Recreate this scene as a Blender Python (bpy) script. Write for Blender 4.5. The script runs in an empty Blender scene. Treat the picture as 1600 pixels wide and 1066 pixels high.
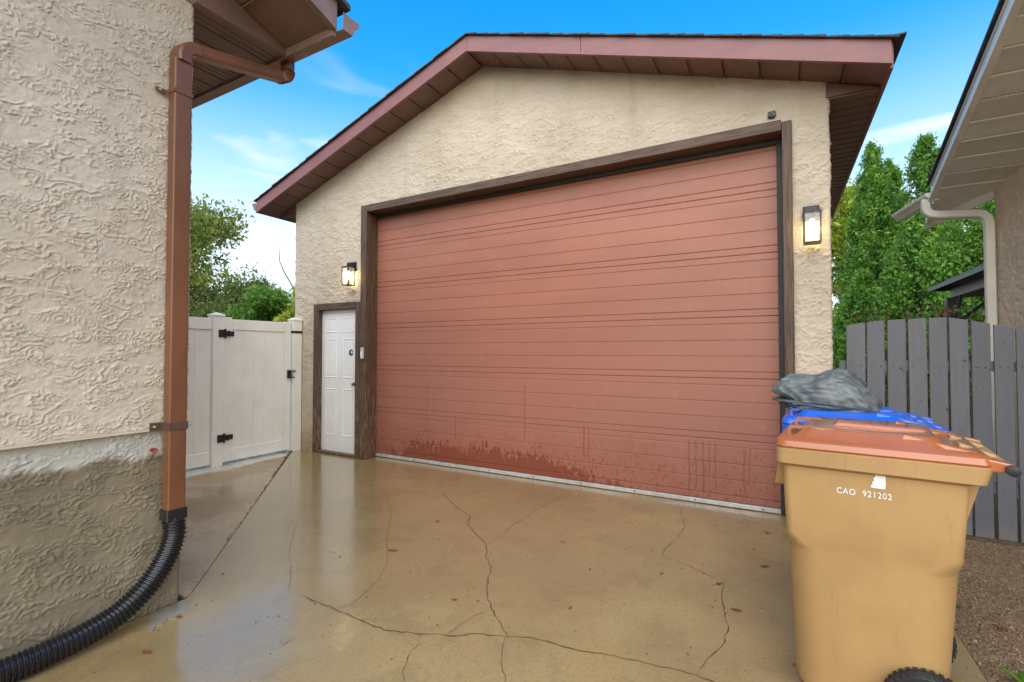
import bpy, bmesh, math, random
import numpy as np
from mathutils import Vector, Matrix
R = math.radians
random.seed(7)
S = bpy.context.scene
C = S.collection

# ------------------------------------------------------------------ camera
cam_d = bpy.data.cameras.new('camera'); cam = bpy.data.objects.new('camera', cam_d); C.objects.link(cam)
cam.location = (0, 0, 1.34); cam.rotation_euler = (R(90 + 1.35), 0, R(29.15))
cam_d.sensor_width = 36; cam_d.lens = 36 * 748 / 1600; cam_d.clip_start = 0.05; cam_d.clip_end = 2000
S.camera = cam

# ------------------------------------------------------------------ node helper
class NT:
    def __init__(s, tree):
        s.t = tree; s.n = tree.nodes; s.l = tree.links
    def node(s, kind, **kw):
        n = s.n.new(kind)
        for k, v in kw.items(): setattr(n, k, v)
        return n
    def put(s, sock, v):
        if hasattr(v, 'is_linked') or isinstance(v, bpy.types.NodeSocket): s.l.new(v, sock)
        else:
            if isinstance(v, tuple) and len(v) == 3 and sock.type == 'RGBA': v = (*v, 1)
            sock.default_value = v
    def math(s, op, a, b=0.0, c=None, clamp=False):
        n = s.node('ShaderNodeMath', operation=op); n.use_clamp = clamp
        s.put(n.inputs[0], a); s.put(n.inputs[1], b)
        if c is not None: s.put(n.inputs[2], c)
        return n.outputs[0]
    def mix(s, f, a, b, mode='MIX'):
        n = s.node('ShaderNodeMix', data_type='RGBA', blend_type=mode); n.clamp_factor = True
        s.put(n.inputs[0], f); s.put(n.inputs[6], a); s.put(n.inputs[7], b)
        return n.outputs[2]
    def mixf(s, f, a, b):
        n = s.node('ShaderNodeMix', data_type='FLOAT'); s.put(n.inputs[0], f); s.put(n.inputs[2], a); s.put(n.inputs[3], b)
        return n.outputs[0]
    def coord(s, which='Object'):
        return s.node('ShaderNodeTexCoord').outputs[which]
    def pos(s): return s.node('ShaderNodeNewGeometry').outputs['Position']
    def mapping(s, v, scale=(1, 1, 1), rot=(0, 0, 0), loc=(0, 0, 0)):
        n = s.node('ShaderNodeMapping'); s.l.new(v, n.inputs[0])
        n.inputs['Location'].default_value = loc; n.inputs['Rotation'].default_value = rot; n.inputs['Scale'].default_value = scale
        return n.outputs[0]
    def noise(s, v, scale, detail=4, rough=0.55, dist=0.0):
        n = s.node('ShaderNodeTexNoise'); s.l.new(v, n.inputs['Vector'])
        n.inputs['Scale'].default_value = scale; n.inputs['Detail'].default_value = min(detail, 3.5)
        n.inputs['Roughness'].default_value = rough; n.inputs['Distortion'].default_value = dist
        return n.outputs['Fac']
    def step(s, v, a, b):
        n = s.node('ShaderNodeMapRange', interpolation_type='SMOOTHSTEP'); s.put(n.inputs[0], v)
        s.put(n.inputs[1], a); s.put(n.inputs[2], b)
        return n.outputs[0]
    def sep(s, v):
        n = s.node('ShaderNodeSeparateXYZ'); s.l.new(v, n.inputs[0]); return n.outputs
    def bump(s, h, strength=0.3, dist=0.005, normal=None):
        n = s.node('ShaderNodeBump'); s.put(n.inputs['Height'], h)
        n.inputs['Strength'].default_value = strength; n.inputs['Distance'].default_value = dist
        if normal is not None: s.l.new(normal, n.inputs['Normal'])
        return n.outputs[0]

# ------------------------------------------------------------------ world, sun, exposure
SUN_EL, SUN_AZ = 44, 160          # azimuth in degrees clockwise from +Y (seen from above); the light comes from behind the camera
W = bpy.data.worlds.new('World'); S.world = W; W.use_nodes = True
w = NT(W.node_tree); w.n.clear()
sky = w.node('ShaderNodeTexSky', sky_type='NISHITA'); sky.sun_disc = False
sky.sun_elevation = R(SUN_EL); sky.sun_rotation = R(SUN_AZ)
sky.air_density = 1.0; sky.dust_density = 0.4; sky.ozone_density = 2.0
gen = w.coord('Generated')
sx, sy_, sz = w.sep(gen)
hs = w.node('ShaderNodeHueSaturation'); hs.inputs['Saturation'].default_value = 1.45; hs.inputs['Value'].default_value = 1.5; hs.inputs['Hue'].default_value = 0.491
w.l.new(sky.outputs[0], hs.inputs['Color'])
cl = w.mapping(gen, scale=(1.0, 1.0, 5.0))
n1 = w.noise(cl, 2.3, 6, 0.55, 0.6)
wisps = w.step(n1, 0.52, 0.78)
low = w.math('SUBTRACT', 1.0, w.step(sz, 0.10, 0.52))
veil = w.math('ADD', w.math('MULTIPLY', low, 0.88), w.math('MULTIPLY', wisps, w.math('MULTIPLY', w.math('SUBTRACT', 1.0, w.step(sz, 0.3, 0.6)), 0.75)), clamp=True)
skycol = w.mix(veil, hs.outputs[0], (4.9, 5.0, 5.0, 1))
bg = w.node('ShaderNodeBackground'); w.l.new(skycol, bg.inputs[0]); bg.inputs[1].default_value = 0.12
wo = w.node('ShaderNodeOutputWorld'); w.l.new(bg.outputs[0], wo.inputs[0])

sun_d = bpy.data.lights.new('sun', 'SUN'); sun = bpy.data.objects.new('sun', sun_d); C.objects.link(sun)
sun_d.energy = 2.7; sun_d.angle = R(100); sun_d.color = (1.0, 0.885, 0.71)
sd = Vector((math.sin(R(SUN_AZ)) * math.cos(R(SUN_EL)), math.cos(R(SUN_AZ)) * math.cos(R(SUN_EL)), math.sin(R(SUN_EL))))
sun.rotation_euler = sd.to_track_quat('Z', 'Y').to_euler(); sun.location = sd * 30
S.view_settings.view_transform = 'Standard'; S.view_settings.look = 'None'
S.view_settings.exposure = 1.0; S.view_settings.gamma = 1.0; S.view_settings.use_curve_mapping = False
S.render.engine = 'CYCLES'
S.cycles.max_bounces = 6; S.cycles.diffuse_bounces = 3; S.cycles.glossy_bounces = 3; S.cycles.transmission_bounces = 3; S.cycles.transparent_max_bounces = 6; S.cycles.caustics_reflective = False; S.cycles.caustics_refractive = False
S.render.resolution_x = 1024; S.render.resolution_y = 682

# ------------------------------------------------------------------ mesh helpers
class MB:
    def __init__(s): s.v = []; s.f = []
    def quad(s, a, b, c, d): i = len(s.v); s.v += [a, b, c, d]; s.f.append((i, i + 1, i + 2, i + 3)); return s
    def poly(s, pts): i = len(s.v); s.v += list(pts); s.f.append(tuple(range(i, i + len(pts)))); return s
    def box(s, x0, y0, z0, x1, y1, z1):
        i = len(s.v)
        s.v += [(x0, y0, z0), (x1, y0, z0), (x1, y1, z0), (x0, y1, z0), (x0, y0, z1), (x1, y0, z1), (x1, y1, z1), (x0, y1, z1)]
        s.f += [tuple(i + k for k in q) for q in ((3, 2, 1, 0), (4, 5, 6, 7), (0, 1, 5, 4), (1, 2, 6, 5), (2, 3, 7, 6), (3, 0, 4, 7))]
        return s
    def hexa(s, bottom, top):
        i = len(s.v); s.v += list(bottom) + list(top)
        s.f += [tuple(i + k for k in q) for q in ((3, 2, 1, 0), (4, 5, 6, 7), (0, 1, 5, 4), (1, 2, 6, 5), (2, 3, 7, 6), (3, 0, 4, 7))]
        return s
    def prism(s, pts, d):
        d = Vector(d); n = len(pts); i = len(s.v)
        s.v += [tuple(p) for p in pts] + [tuple(Vector(p) + d) for p in pts]
        s.f.append(tuple(range(i + n - 1, i - 1, -1))); s.f.append(tuple(range(i + n, i + 2 * n)))
        for k in range(n): s.f.append((i + k, i + (k + 1) % n, i + n + (k + 1) % n, i + n + k))
        return s
    def loft(s, rings, cap0=True, cap1=True, close=False):
        n = len(rings[0]); i = len(s.v)
        for r in rings: s.v += [tuple(p) for p in r]
        m = len(rings)
        for a in range(m if close else m - 1):
            b = (a + 1) % m
            for k in range(n):
                s.f.append((i + a * n + k, i + a * n + (k + 1) % n, i + b * n + (k + 1) % n, i + b * n + k))
        if not close:
            if cap0: s.f.append(tuple(range(i + n - 1, i - 1, -1)))
            if cap1: s.f.append(tuple(range(i + (m - 1) * n, i + m * n)))
        return s
    def tube(s, path, rad, n=12, prof=None, up=(0, 0, 1)):
        path = [Vector(p) for p in path]; rings = []
        nrm = None
        for k, p in enumerate(path):
            t = (path[min(k + 1, len(path) - 1)] - path[max(k - 1, 0)]).normalized()
            if nrm is None:
                nrm = t.cross(Vector(up));
                if nrm.length < 1e-3: nrm = t.cross(Vector((1, 0, 0)))
                nrm.normalize()
            else:
                nrm = (nrm - t * nrm.dot(t)).normalized()
            b = t.cross(nrm)
            r = rad[k] if isinstance(rad, (list, tuple, np.ndarray)) else rad
            if prof is None: rings.append([p + nrm * math.cos(a) * r + b * math.sin(a) * r for a in [2 * math.pi * q / n for q in range(n)]])
            else: rings.append([p + nrm * u * r + b * v * r for u, v in prof])
        return s.loft(rings)
    def mesh(s, name):
        me = bpy.data.meshes.new(name); me.from_pydata([tuple(p) for p in s.v], [], s.f); me.validate(); me.update(); return me
    def build(s, name, mat, parent=None, smooth=False, bevel=0.0, bseg=2, auto=True):
        me = s.mesh(name)
        bm = bmesh.new(); bm.from_mesh(me); bmesh.ops.recalc_face_normals(bm, faces=bm.faces); bm.to_mesh(me); bm.free()
        return obj(name, me, mat, parent, smooth, bevel, bseg)

def obj(name, me, mat, parent=None, smooth=False, bevel=0.0, bseg=2):
    o = bpy.data.objects.new(name, me); C.objects.link(o)
    if mat is not None: me.materials.append(mat)
    if smooth:
        me.polygons.foreach_set('use_smooth', [True] * len(me.polygons))
        try: me.set_sharp_from_angle(angle=R(38))
        except Exception: pass
    if parent is not None:
        o.parent = parent
        par = parent; off = Vector((0, 0, 0)); 
        o.matrix_parent_inverse = world_of(parent).inverted()
    if bevel > 0:
        m = o.modifiers.new('edge', 'BEVEL'); m.width = bevel; m.segments = bseg; m.limit_method = 'ANGLE'; m.angle_limit = R(40)
    return o
def world_of(o):
    m = o.matrix_basis.copy()
    if o.parent: m = world_of(o.parent) @ o.matrix_parent_inverse @ m
    return m
def tag(o, label=None, cat=None, group=None, kind=None):
    if label: o['label'] = label
    if cat: o['category'] = cat
    if group: o['group'] = group
    if kind: o['kind'] = kind
    return o
def thing(name, loc, label, cat, group=None):
    o = bpy.data.objects.new(name, None); C.objects.link(o); o.location = loc; o.empty_display_size = 0.1
    return tag(o, label, cat, group)
def rrect(x0, x1, y0, y1, r, z, n=5):
    pts = []
    for cx, cy, a0 in ((x1 - r, y1 - r, 0), (x0 + r, y1 - r, 90), (x0 + r, y0 + r, 180), (x1 - r, y0 + r, 270)):
        for k in range(n + 1):
            a = R(a0 + 90 * k / n); pts.append((cx + r * math.cos(a), cy + r * math.sin(a), z))
    return pts
def arc(c, r, a0, a1, n, plane='xz'):
    out = []
    for k in range(n + 1):
        a = R(a0 + (a1 - a0) * k / n); u, v = r * math.cos(a), r * math.sin(a)
        out.append({'xz': (c[0] + u, c[1], c[2] + v), 'yz': (c[0], c[1] + u, c[2] + v), 'xy': (c[0] + u, c[1] + v, c[2])}[plane])
    return out

# ------------------------------------------------------------------ materials
def material(name):
    m = bpy.data.materials.new(name); m.use_nodes = True
    t = NT(m.node_tree); b = t.n['Principled BSDF']
    return m, t, b
def simple(name, col, rough=0.6, var=0.12, scale=6.0, bumpd=0.0, bscale=80.0, metal=0.0, spec=0.5, coat=0.0, stretch=(1, 1, 1)):
    m, t, b = material(name)
    p = t.mapping(t.coord('Object'), scale=stretch)
    n = t.noise(p, scale, 5, 0.6)
    f = t.step(n, 0.3, 0.7)
    d = tuple(c * (1 - var) for c in col); l = tuple(min(1, c * (1 + var)) for c in col)
    t.put(b.inputs['Base Color'], t.mix(f, d, l))
    t.put(b.inputs['Roughness'], t.mixf(t.noise(p, scale * 2.3, 3), rough * 0.8, min(1, rough * 1.2)))
    b.inputs['Metallic'].default_value = metal; b.inputs['Specular IOR Level'].default_value = spec
    b.inputs['Coat Weight'].default_value = coat; b.inputs['Coat Roughness'].default_value = 0.08
    if bumpd > 0: t.put(b.inputs['Normal'], t.bump(t.noise(p, bscale, 4), 0.6, bumpd))
    return m

def stucco(name, col, dirty, stain=None):
    m, t, b = material(name)
    p = t.pos()
    n = t.noise(p, 1.4, 6, 0.65)
    c = t.mix(t.step(n, 0.38, 0.66), col, dirty)
    c = t.mix(t.math('MULTIPLY', t.step(t.noise(p, 24, 4, 0.7), 0.5, 0.75), 0.35), c, tuple(x * 0.80 for x in col))
    v = t.mapping(p, scale=(5, 5, 0.5))
    c = t.mix(t.math('MULTIPLY', t.step(t.noise(v, 1.4, 4), 0.55, 0.8), 0.30), c, tuple(x * 0.74 for x in dirty))
    c = t.mix(t.math('MULTIPLY', t.step(t.noise(p, 160, 3, 0.7), 0.58, 0.74), 0.35), c, tuple(x * 0.62 for x in col))
    if stain:
        z = t.sep(p)[2]
        h = t.math('ADD', z, t.math('MULTIPLY', t.math('SUBTRACT', t.noise(p, 5, 4), 0.5), 0.5))
        c = t.mix(t.math('MULTIPLY', t.math('SUBTRACT', 1, t.step(h, 0.05, 0.5)), 0.6), c, stain)
    t.put(b.inputs['Base Color'], c); b.inputs['Roughness'].default_value = 0.9; b.inputs['Specular IOR Level'].default_value = 0.25
    t.put(b.inputs['Normal'], t.bump(t.noise(p, 170, 4, 0.8), 1.0, 0.0034))
    return m
M = {}
M['stucco_garage'] = stucco('garage stucco', (0.62, 0.525, 0.40), (0.54, 0.45, 0.33), stain=(0.40, 0.29, 0.12))
M['stucco_house'] = stucco('house stucco', (0.62, 0.535, 0.425), (0.55, 0.465, 0.36))
M['stucco_neigh'] = stucco('neighbour stucco', (0.78, 0.64, 0.50), (0.70, 0.57, 0.44))
def parging():
    m, t, b = material('foundation parging')
    p = t.pos(); z = t.sep(p)[2]
    dry = t.mix(t.noise(p, 9, 4), (0.52, 0.50, 0.43), (0.42, 0.41, 0.36))
    wet = t.mix(t.step(t.noise(p, 3, 5), 0.35, 0.65), (0.185, 0.152, 0.098), (0.245, 0.203, 0.134))
    edge = t.math('ADD', z, t.math('MULTIPLY', t.math('SUBTRACT', t.noise(p, 6, 4, 0.6), 0.5), 0.15))
    c = t.mix(t.step(edge, 0.785, 0.835), wet, dry)
    c = t.mix(t.math('MULTIPLY', t.step(t.noise(p, 4.5, 5, 0.7), 0.62, 0.70), 0.6), c, (0.36, 0.31, 0.225))
    t.put(b.inputs['Base Color'], c); b.inputs['Roughness'].default_value = 0.6; b.inputs['Specular IOR Level'].default_value = 0.35
    t.put(b.inputs['Normal'], t.bump(t.noise(p, 150, 4, 0.7), 0.6, 0.002))
    return m
M['parging'] = parging()

def concrete(name, cols, wetbias, puddle=True):
    m, t, b = material(name)
    p = t.pos(); x, y, z = t.sep(p)
    a = t.step(t.noise(p, 0.9, 6, 0.6, 0.4), 0.34, 0.66)
    c = t.mix(a, cols[0], cols[1])
    c = t.mix(t.math('MULTIPLY', t.step(t.noise(t.mapping(p, loc=(4, 2, 0)), 1.7, 6, 0.65), 0.54, 0.74), 0.6), c, cols[2])
    c = t.mix(t.math('MULTIPLY', t.step(t.noise(p, 110, 3, 0.75), 0.48, 0.70), 0.62), c, tuple(q * 0.62 for q in cols[0]))
    c = t.mix(t.math('MULTIPLY', t.step(t.noise(p, 240, 2, 0.7), 0.58, 0.70), 0.55), c, tuple(min(1, q * 1.7) for q in cols[0]))
    c = t.mix(t.math('MULTIPLY', t.step(t.noise(t.mapping(p, loc=(9, 0, 3)), 30, 4, 0.7), 0.66, 0.72), 0.5), c, (0.10, 0.065, 0.035))
    c = t.mix(t.math('MULTIPLY', t.step(t.noise(p, 52, 4, 0.8), 0.44, 0.66), 0.40), c, tuple(q * 0.66 for q in cols[1]))
    c = t.mix(t.math('MULTIPLY', t.step(t.noise(t.mapping(p, loc=(2, 7, 1)), 3.1, 5, 0.8, 0.5), 0.50, 0.62), 0.28), c, tuple(q * 0.62 for q in cols[1]))
    if not puddle:
        # pale lime residue in front of the gate
        g = t.math('ADD', x, t.math('MULTIPLY', t.math('SUBTRACT', t.noise(p, 3.0, 5, 0.6), 0.5), 0.55))
        c = t.mix(t.math('SUBTRACT', 1, t.step(g, -5.66, -5.50)), c, (0.62, 0.60, 0.54))
    # where a film of rain stands on the slab: wettest in the low corner by the house
    lowc = t.math('MULTIPLY', t.step(t.math('ADD', t.math('MULTIPLY', x, -1.0), t.math('MULTIPLY', y, 0.10)), 0.9, 3.0), 0.34)
    wn = t.math('ADD', t.noise(t.mapping(p, loc=(1.3, 6.1, 0)), 1.1, 5, 0.6, 0.3), lowc)
    wet = t.step(t.math('ADD', wn, t.math('ADD', wetbias, t.math('MULTIPLY', t.math('SUBTRACT', t.noise(p, 13, 4, 0.75), 0.5), 0.28))), 0.54, 0.76)
    t.put(b.inputs['Base Color'], t.mix(t.math('MULTIPLY', wet, 0.30), c, tuple(q * 0.72 for q in cols[0])))
    t.put(b.inputs['Roughness'], t.mixf(wet, 0.42, 0.22)); b.inputs['Specular IOR Level'].default_value = 0.45
    t.put(b.inputs['Normal'], t.bump(t.noise(p, 170, 4, 0.75), 0.5, 0.0022))
    t.put(b.inputs['Coat Weight'], t.mixf(wet, 0.16, 1.0)); t.put(b.inputs['Coat Roughness'], t.mixf(wet, 0.26, 0.03)); b.inputs['Coat IOR'].default_value = 1.48
    rip = t.math('ADD', t.noise(p, 14, 2, 0.5), t.math('MULTIPLY', t.noise(p, 75, 3, 0.7), 0.55))
    t.put(b.inputs['Coat Normal'], t.bump(rip, 0.13, 0.006))
    return m
M['slab'] = concrete('wet driveway concrete', ((0.375, 0.272, 0.122), (0.28, 0.202, 0.094), (0.40, 0.248, 0.088)), 0.09)
M['walk'] = concrete('wet walkway concrete', ((0.40, 0.27, 0.125), (0.32, 0.205, 0.092), (0.40, 0.215, 0.08)), -0.14, puddle=False)
M['crack'] = simple('crack dirt', (0.085, 0.058, 0.03), 0.9, 0.3, 30)
M['mortar'] = simple('mortar patch', (0.27, 0.245, 0.18), 0.25, 0.15, 12, 0.002, 90, coat=0.6)
def gravel_mat(name, c0, c1, c2):
    m, t, b = material(name); p = t.pos()
    v = t.node('ShaderNodeTexVoronoi'); t.l.new(p, v.inputs['Vector']); v.inputs['Scale'].default_value = 95
    c = t.mix(t.sep(v.outputs['Color'])[0], c0, c1)
    c = t.mix(t.step(t.noise(p, 3, 4), 0.5, 0.7), c, c2)
    t.put(b.inputs['Base Color'], c); b.inputs['Roughness'].default_value = 0.75
    t.put(b.inputs['Normal'], t.bump(v.outputs['Distance'], 0.8, 0.008))
    return m
M['gravel'] = gravel_mat('sandy gravel', (0.18, 0.115, 0.06), (0.36, 0.245, 0.135), (0.24, 0.15, 0.08))
M['earth'] = gravel_mat('earth', (0.10, 0.075, 0.045), (0.17, 0.13, 0.08), (0.07, 0.09, 0.035))
M['stone'] = gravel_mat('pebbles', (0.22, 0.14, 0.075), (0.44, 0.31, 0.18), (0.30, 0.19, 0.10))
M['fascia'] = simple('maroon aluminium fascia', (0.225, 0.088, 0.078), 0.42, 0.10, 3, stretch=(1, 1, 3))
M['soffit'] = simple('brown aluminium soffit', (0.165, 0.082, 0.062), 0.5, 0.10, 5)
M['soffit_house'] = simple('taupe brown aluminium soffit', (0.20, 0.125, 0.10), 0.5, 0.08, 5)
M['gutter_house'] = simple('taupe brown gutter', (0.23, 0.15, 0.12), 0.42, 0.10, 5)
M['shingle'] = simple('dark grey asphalt shingle', (0.055, 0.05, 0.05), 0.9, 0.4, 40, 0.003, 200)
def perforated(name, col, axis):
    m, t, b = material(name); p = t.pos(); q = t.sep(p)
    v = t.node('ShaderNodeTexVoronoi', voronoi_dimensions='2D'); v.inputs['Randomness'].default_value = 0.0; v.inputs['Scale'].default_value = 75
    t.l.new(p, v.inputs['Vector'])
    hole = t.math('SUBTRACT', 1, t.step(v.outputs['Distance'], 0.18, 0.26))
    c = t.mix(t.math('MULTIPLY', hole, 0.75), t.mix(t.noise(p, 4, 3), tuple(x * 0.93 for x in col), tuple(x * 1.05 for x in col)), (0.02, 0.015, 0.012))
    t.put(b.inputs['Base Color'], c); b.inputs['Roughness'].default_value = 0.5
    return m
M['vent_house'] = perforated('perforated taupe soffit', (0.20, 0.125, 0.10), 0)
M['vent_neigh'] = perforated('perforated cream soffit', (0.78, 0.74, 0.66), 0)
M['soffit_neigh'] = simple('cream soffit', (0.78, 0.74, 0.66), 0.5, 0.06, 5)
M['white_metal'] = simple('white painted aluminium', (0.82, 0.81, 0.78), 0.35, 0.05, 4)
M['cream_metal'] = simple('cream painted aluminium', (0.72, 0.68, 0.58), 0.38, 0.06, 4)
M['pipe_brown'] = simple('copper brown downspout', (0.17, 0.068, 0.031), 0.38, 0.16, 4, stretch=(1, 1, 0.4))
M['strap'] = simple('dark brown strap', (0.10, 0.055, 0.04), 0.45, 0.2, 20)
M['black_plastic'] = simple('black corrugated plastic', (0.014, 0.014, 0.016), 0.24, 0.2, 20, spec=0.6)
M['black_metal'] = simple('black metal', (0.015, 0.015, 0.017), 0.4, 0.2, 20)
M['rubber'] = simple('black rubber', (0.02, 0.021, 0.023), 0.55, 0.25, 20, 0.001, 90)
def wood_brown(nm='weathered brown wood', sc=(18, 18, 1.2)):
    m, t, b = material(nm); p = t.pos(); z = t.sep(p)[2]
    q = t.mapping(p, scale=sc)
    g = t.noise(q, 3, 6, 0.65, 0.4)
    c = t.mix(t.step(g, 0.35, 0.65), (0.056, 0.031, 0.017), (0.125, 0.072, 0.038))
    wear = t.math('MULTIPLY', t.math('SUBTRACT', 1, t.step(z, 0.2, 1.5)), t.step(t.noise(t.mapping(p, scale=(14, 14, 2.2)), 3, 5, 0.7), 0.50, 0.62))
    c = t.mix(wear, c, (0.24, 0.16, 0.10))
    t.put(b.inputs['Base Color'], c); b.inputs['Roughness'].default_value = 0.6
    t.put(b.inputs['Normal'], t.bump(g, 0.5, 0.004)); return m
M['wood'] = wood_brown(); M['wood_h'] = wood_brown('weathered brown header wood', (1.2, 18, 18))
M['seal'] = simple('dark weatherstrip', (0.035, 0.035, 0.03), 0.6, 0.2, 20)
def door_mat():
    m, t, b = material('salmon painted steel door'); p = t.pos(); x, y, z = t.sep(p)
    c = t.mix(t.step(t.noise(t.mapping(p, scale=(0.5, 1, 2)), 1.4, 5), 0.35, 0.65), (0.385, 0.155, 0.096), (0.335, 0.133, 0.085))
    c = t.mix(t.math('SUBTRACT', 1, t.step(z, 0.5, 2.6)), c, (0.335, 0.137, 0.094))
    # chalky weathering
    c = t.mix(t.math('MULTIPLY', t.step(t.noise(p, 9, 6, 0.7), 0.55, 0.75), 0.35), c, (0.43, 0.20, 0.135))
    # splash-back wetness along the bottom, drops above it
    left = t.math('MULTIPLY', t.step(x, -4.6, -3.9), t.math('SUBTRACT', 1, t.step(x, -2.2, -1.1)))
    edge = t.math('ADD', z, t.math('ADD', t.math('MULTIPLY', t.math('SUBTRACT', t.noise(t.mapping(p, scale=(1, 1, 0.8)), 1.3, 3, 0.6), 0.5), 0.45), t.math('MULTIPLY', t.math('SUBTRACT', t.noise(t.mapping(p, scale=(1.6, 1, 0.7)), 15, 4, 0.75), 0.5), 0.75)))
    wet = t.math('SUBTRACT', 1, t.step(edge, t.mixf(left, -0.02, 0.235), t.mixf(left, 0.015, 0.265)))
    drops = t.math('MULTIPLY', t.step(t.noise(t.mapping(p, scale=(1, 1, 0.5)), 42, 3, 0.6), 0.59, 0.62), t.math('SUBTRACT', 1, t.step(t.math('ADD', z, t.math('MULTIPLY', t.noise(p, 2, 3), 0.5)), 0.45, 0.95)))
    # runs of water: thin vertical lines
    run = None; wob = t.math('ADD', x, t.math('MULTIPLY', t.math('SUBTRACT', t.noise(t.mapping(p, scale=(0.2, 1, 1)), 9, 2), 0.5), 0.035))
    for x0, z0, z1, wd in ((-3.72, 0.42, 1.0, 0.004), (-2.39, 0.36, 1.0, 0.006), (-0.72, 0.05, 0.56, 0.010), (-0.66, 0.08, 0.56, 0.008), (-0.60, 0.06, 0.55, 0.012), (-0.55, 0.2, 0.56, 0.007), (-0.50, 0.1, 0.55, 0.010), (-0.27, 0.1, 0.52, 0.012), (-0.23, 0.16, 0.52, 0.009), (-1.72, 0.25, 0.60, 0.009), (-1.67, 0.2, 0.58, 0.006), (-3.30, 0.3, 0.62, 0.006)):
        xx = t.math('ABSOLUTE', t.math('SUBTRACT', wob, x0))
        r_ = t.math('MULTIPLY', t.math('SUBTRACT', 1, t.step(xx, wd * 0.5, wd)), t.math('MULTIPLY', t.step(z, z0, z0 + 0.06), t.math('SUBTRACT', 1, t.step(z, z1 - 0.01, z1))))
        run = r_ if run is None else t.math('MAXIMUM', run, r_)
    allw = t.math('MAXIMUM', wet, t.math('MAXIMUM', t.math('MULTIPLY', drops, 0.7), t.math('MULTIPLY', run, 0.7)))
    damp = t.math('MULTIPLY', t.math('SUBTRACT', 1, t.step(t.math('ADD', z, t.math('MULTIPLY', t.math('SUBTRACT', t.noise(p, 2.2, 4, 0.7), 0.5), 0.7)), 0.15, 0.62)), 0.40)
    c = t.mix(damp, c, (0.265, 0.088, 0.052))
    c = t.mix(t.math('MULTIPLY', allw, 0.85), c, (0.20, 0.055, 0.030))
    t.put(b.inputs['Base Color'], c)
    t.put(b.inputs['Roughness'], t.mixf(t.math('MAXIMUM', allw, damp), 0.45, 0.16)); b.inputs['Specular IOR Level'].default_value = 0.4
    t.put(b.inputs['Normal'], t.bump(t.noise(p, 60, 4), 0.25, 0.0012))
    return m
M['door'] = door_mat()
M['white_door'] = simple('white painted door', (0.82, 0.82, 0.78), 0.35, 0.04, 3)
M['alu'] = simple('aluminium strip', (0.52, 0.51, 0.48), 0.4, 0.15, 12, metal=0.3)
M['vinyl'] = simple('white vinyl', (0.83, 0.80, 0.71), 0.32, 0.05, 2.5)
M['brass'] = simple('brass', (0.55, 0.36, 0.12), 0.25, 0.1, 30, metal=1.0)
M['sticker'] = simple('blue sticker', (0.03, 0.20, 0.50), 0.4, 0.1, 60)
M['sticker_white'] = simple('white print', (0.75, 0.75, 0.72), 0.5, 0.05, 60)
M['keypad'] = simple('pale grey plastic', (0.50, 0.48, 0.43), 0.4, 0.05, 30)
def painted_board():
    m, t, b = material('grey painted board'); p = t.pos(); rnd = t.node('ShaderNodeObjectInfo').outputs['Random']
    q = t.mapping(p, scale=(12, 12, 0.9))
    g = t.noise(q, 2.5, 6, 0.65, 0.5)
    base = t.mix(rnd, (0.118, 0.121, 0.132), (0.150, 0.153, 0.163))
    c = t.mix(t.math('MULTIPLY', t.step(g, 0.3, 0.7), 0.5), base, (0.105, 0.107, 0.115))
    c = t.mix(t.step(t.noise(p, 16, 3, 0.6), 0.675, 0.70), c, (0.05, 0.05, 0.055))
    z = t.sep(p)[2]
    c = t.mix(t.math('MULTIPLY', t.math('SUBTRACT', 1, t.step(t.math('ADD', z, t.math('MULTIPLY', t.noise(p, 22, 4), 0.14)), 0.07, 0.20)), 0.6), c, (0.20, 0.17, 0.14))
    c = t.mix(t.step(t.noise(t.mapping(p, scale=(3, 3, 0.4)), 14, 4, 0.7), 0.73, 0.76), c, (0.36, 0.36, 0.37))
    t.put(b.inputs['Base Color'], c); b.inputs['Roughness'].default_value = 0.5
    t.put(b.inputs['Normal'], t.bump(g, 0.35, 0.003)); return m
M['board'] = painted_board()
def cart_mat(name, col, rough, coat):
    m, t, b = material(name); p = t.pos()
    c = t.mix(t.step(t.noise(p, 3.5, 4), 0.35, 0.65), tuple(x * 0.93 for x in col), tuple(x * 1.06 for x in col))
    scuff = t.step(t.noise(t.mapping(p, scale=(9, 9, 1.1)), 3.2, 6, 0.75), 0.60, 0.74)
    c = t.mix(t.math('MULTIPLY', scuff, 0.38), c, (0.20, 0.16, 0.10) if col[2] < 0.2 else tuple(x * 0.6 for x in col))
    streak = t.step(t.noise(t.mapping(p, scale=(16, 16, 0.7)), 2.0, 5, 0.7), 0.58, 0.75)
    c = t.mix(t.math('MULTIPLY', streak, 0.22), c, tuple(min(1, x * 1.35) for x in col))
    c = t.mix(t.step(t.noise(p, 90, 2), 0.76, 0.78), c, tuple(min(1, x * 1.5) for x in col))
    t.put(b.inputs['Base Color'], c); t.put(b.inputs['Roughness'], t.mixf(t.noise(p, 7, 4), rough * 0.75, rough * 1.25))
    b.inputs['Coat Weight'].default_value = coat; b.inputs['Coat Roughness'].default_value = 0.06
    t.put(b.inputs['Normal'], t.bump(t.noise(p, 300, 2), 0.12, 0.001))
    t.put(b.inputs['Coat Normal'], t.bump(t.math('ADD', t.noise(p, 9, 3), t.math('MULTIPLY', t.step(t.noise(p, 70, 2), 0.58, 0.66), 0.25)), 0.12, 0.012))
    return m
M['cart_tan'] = cart_mat('tan cart plastic', (0.40, 0.247, 0.100), 0.42, 0.0)
M['cart_orange'] = cart_mat('wet rust orange lid plastic', (0.40, 0.115, 0.028), 0.30, 0.9)
M['cart_blue'] = cart_mat('blue cart plastic', (0.012, 0.115, 0.60), 0.35, 0.5)
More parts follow.
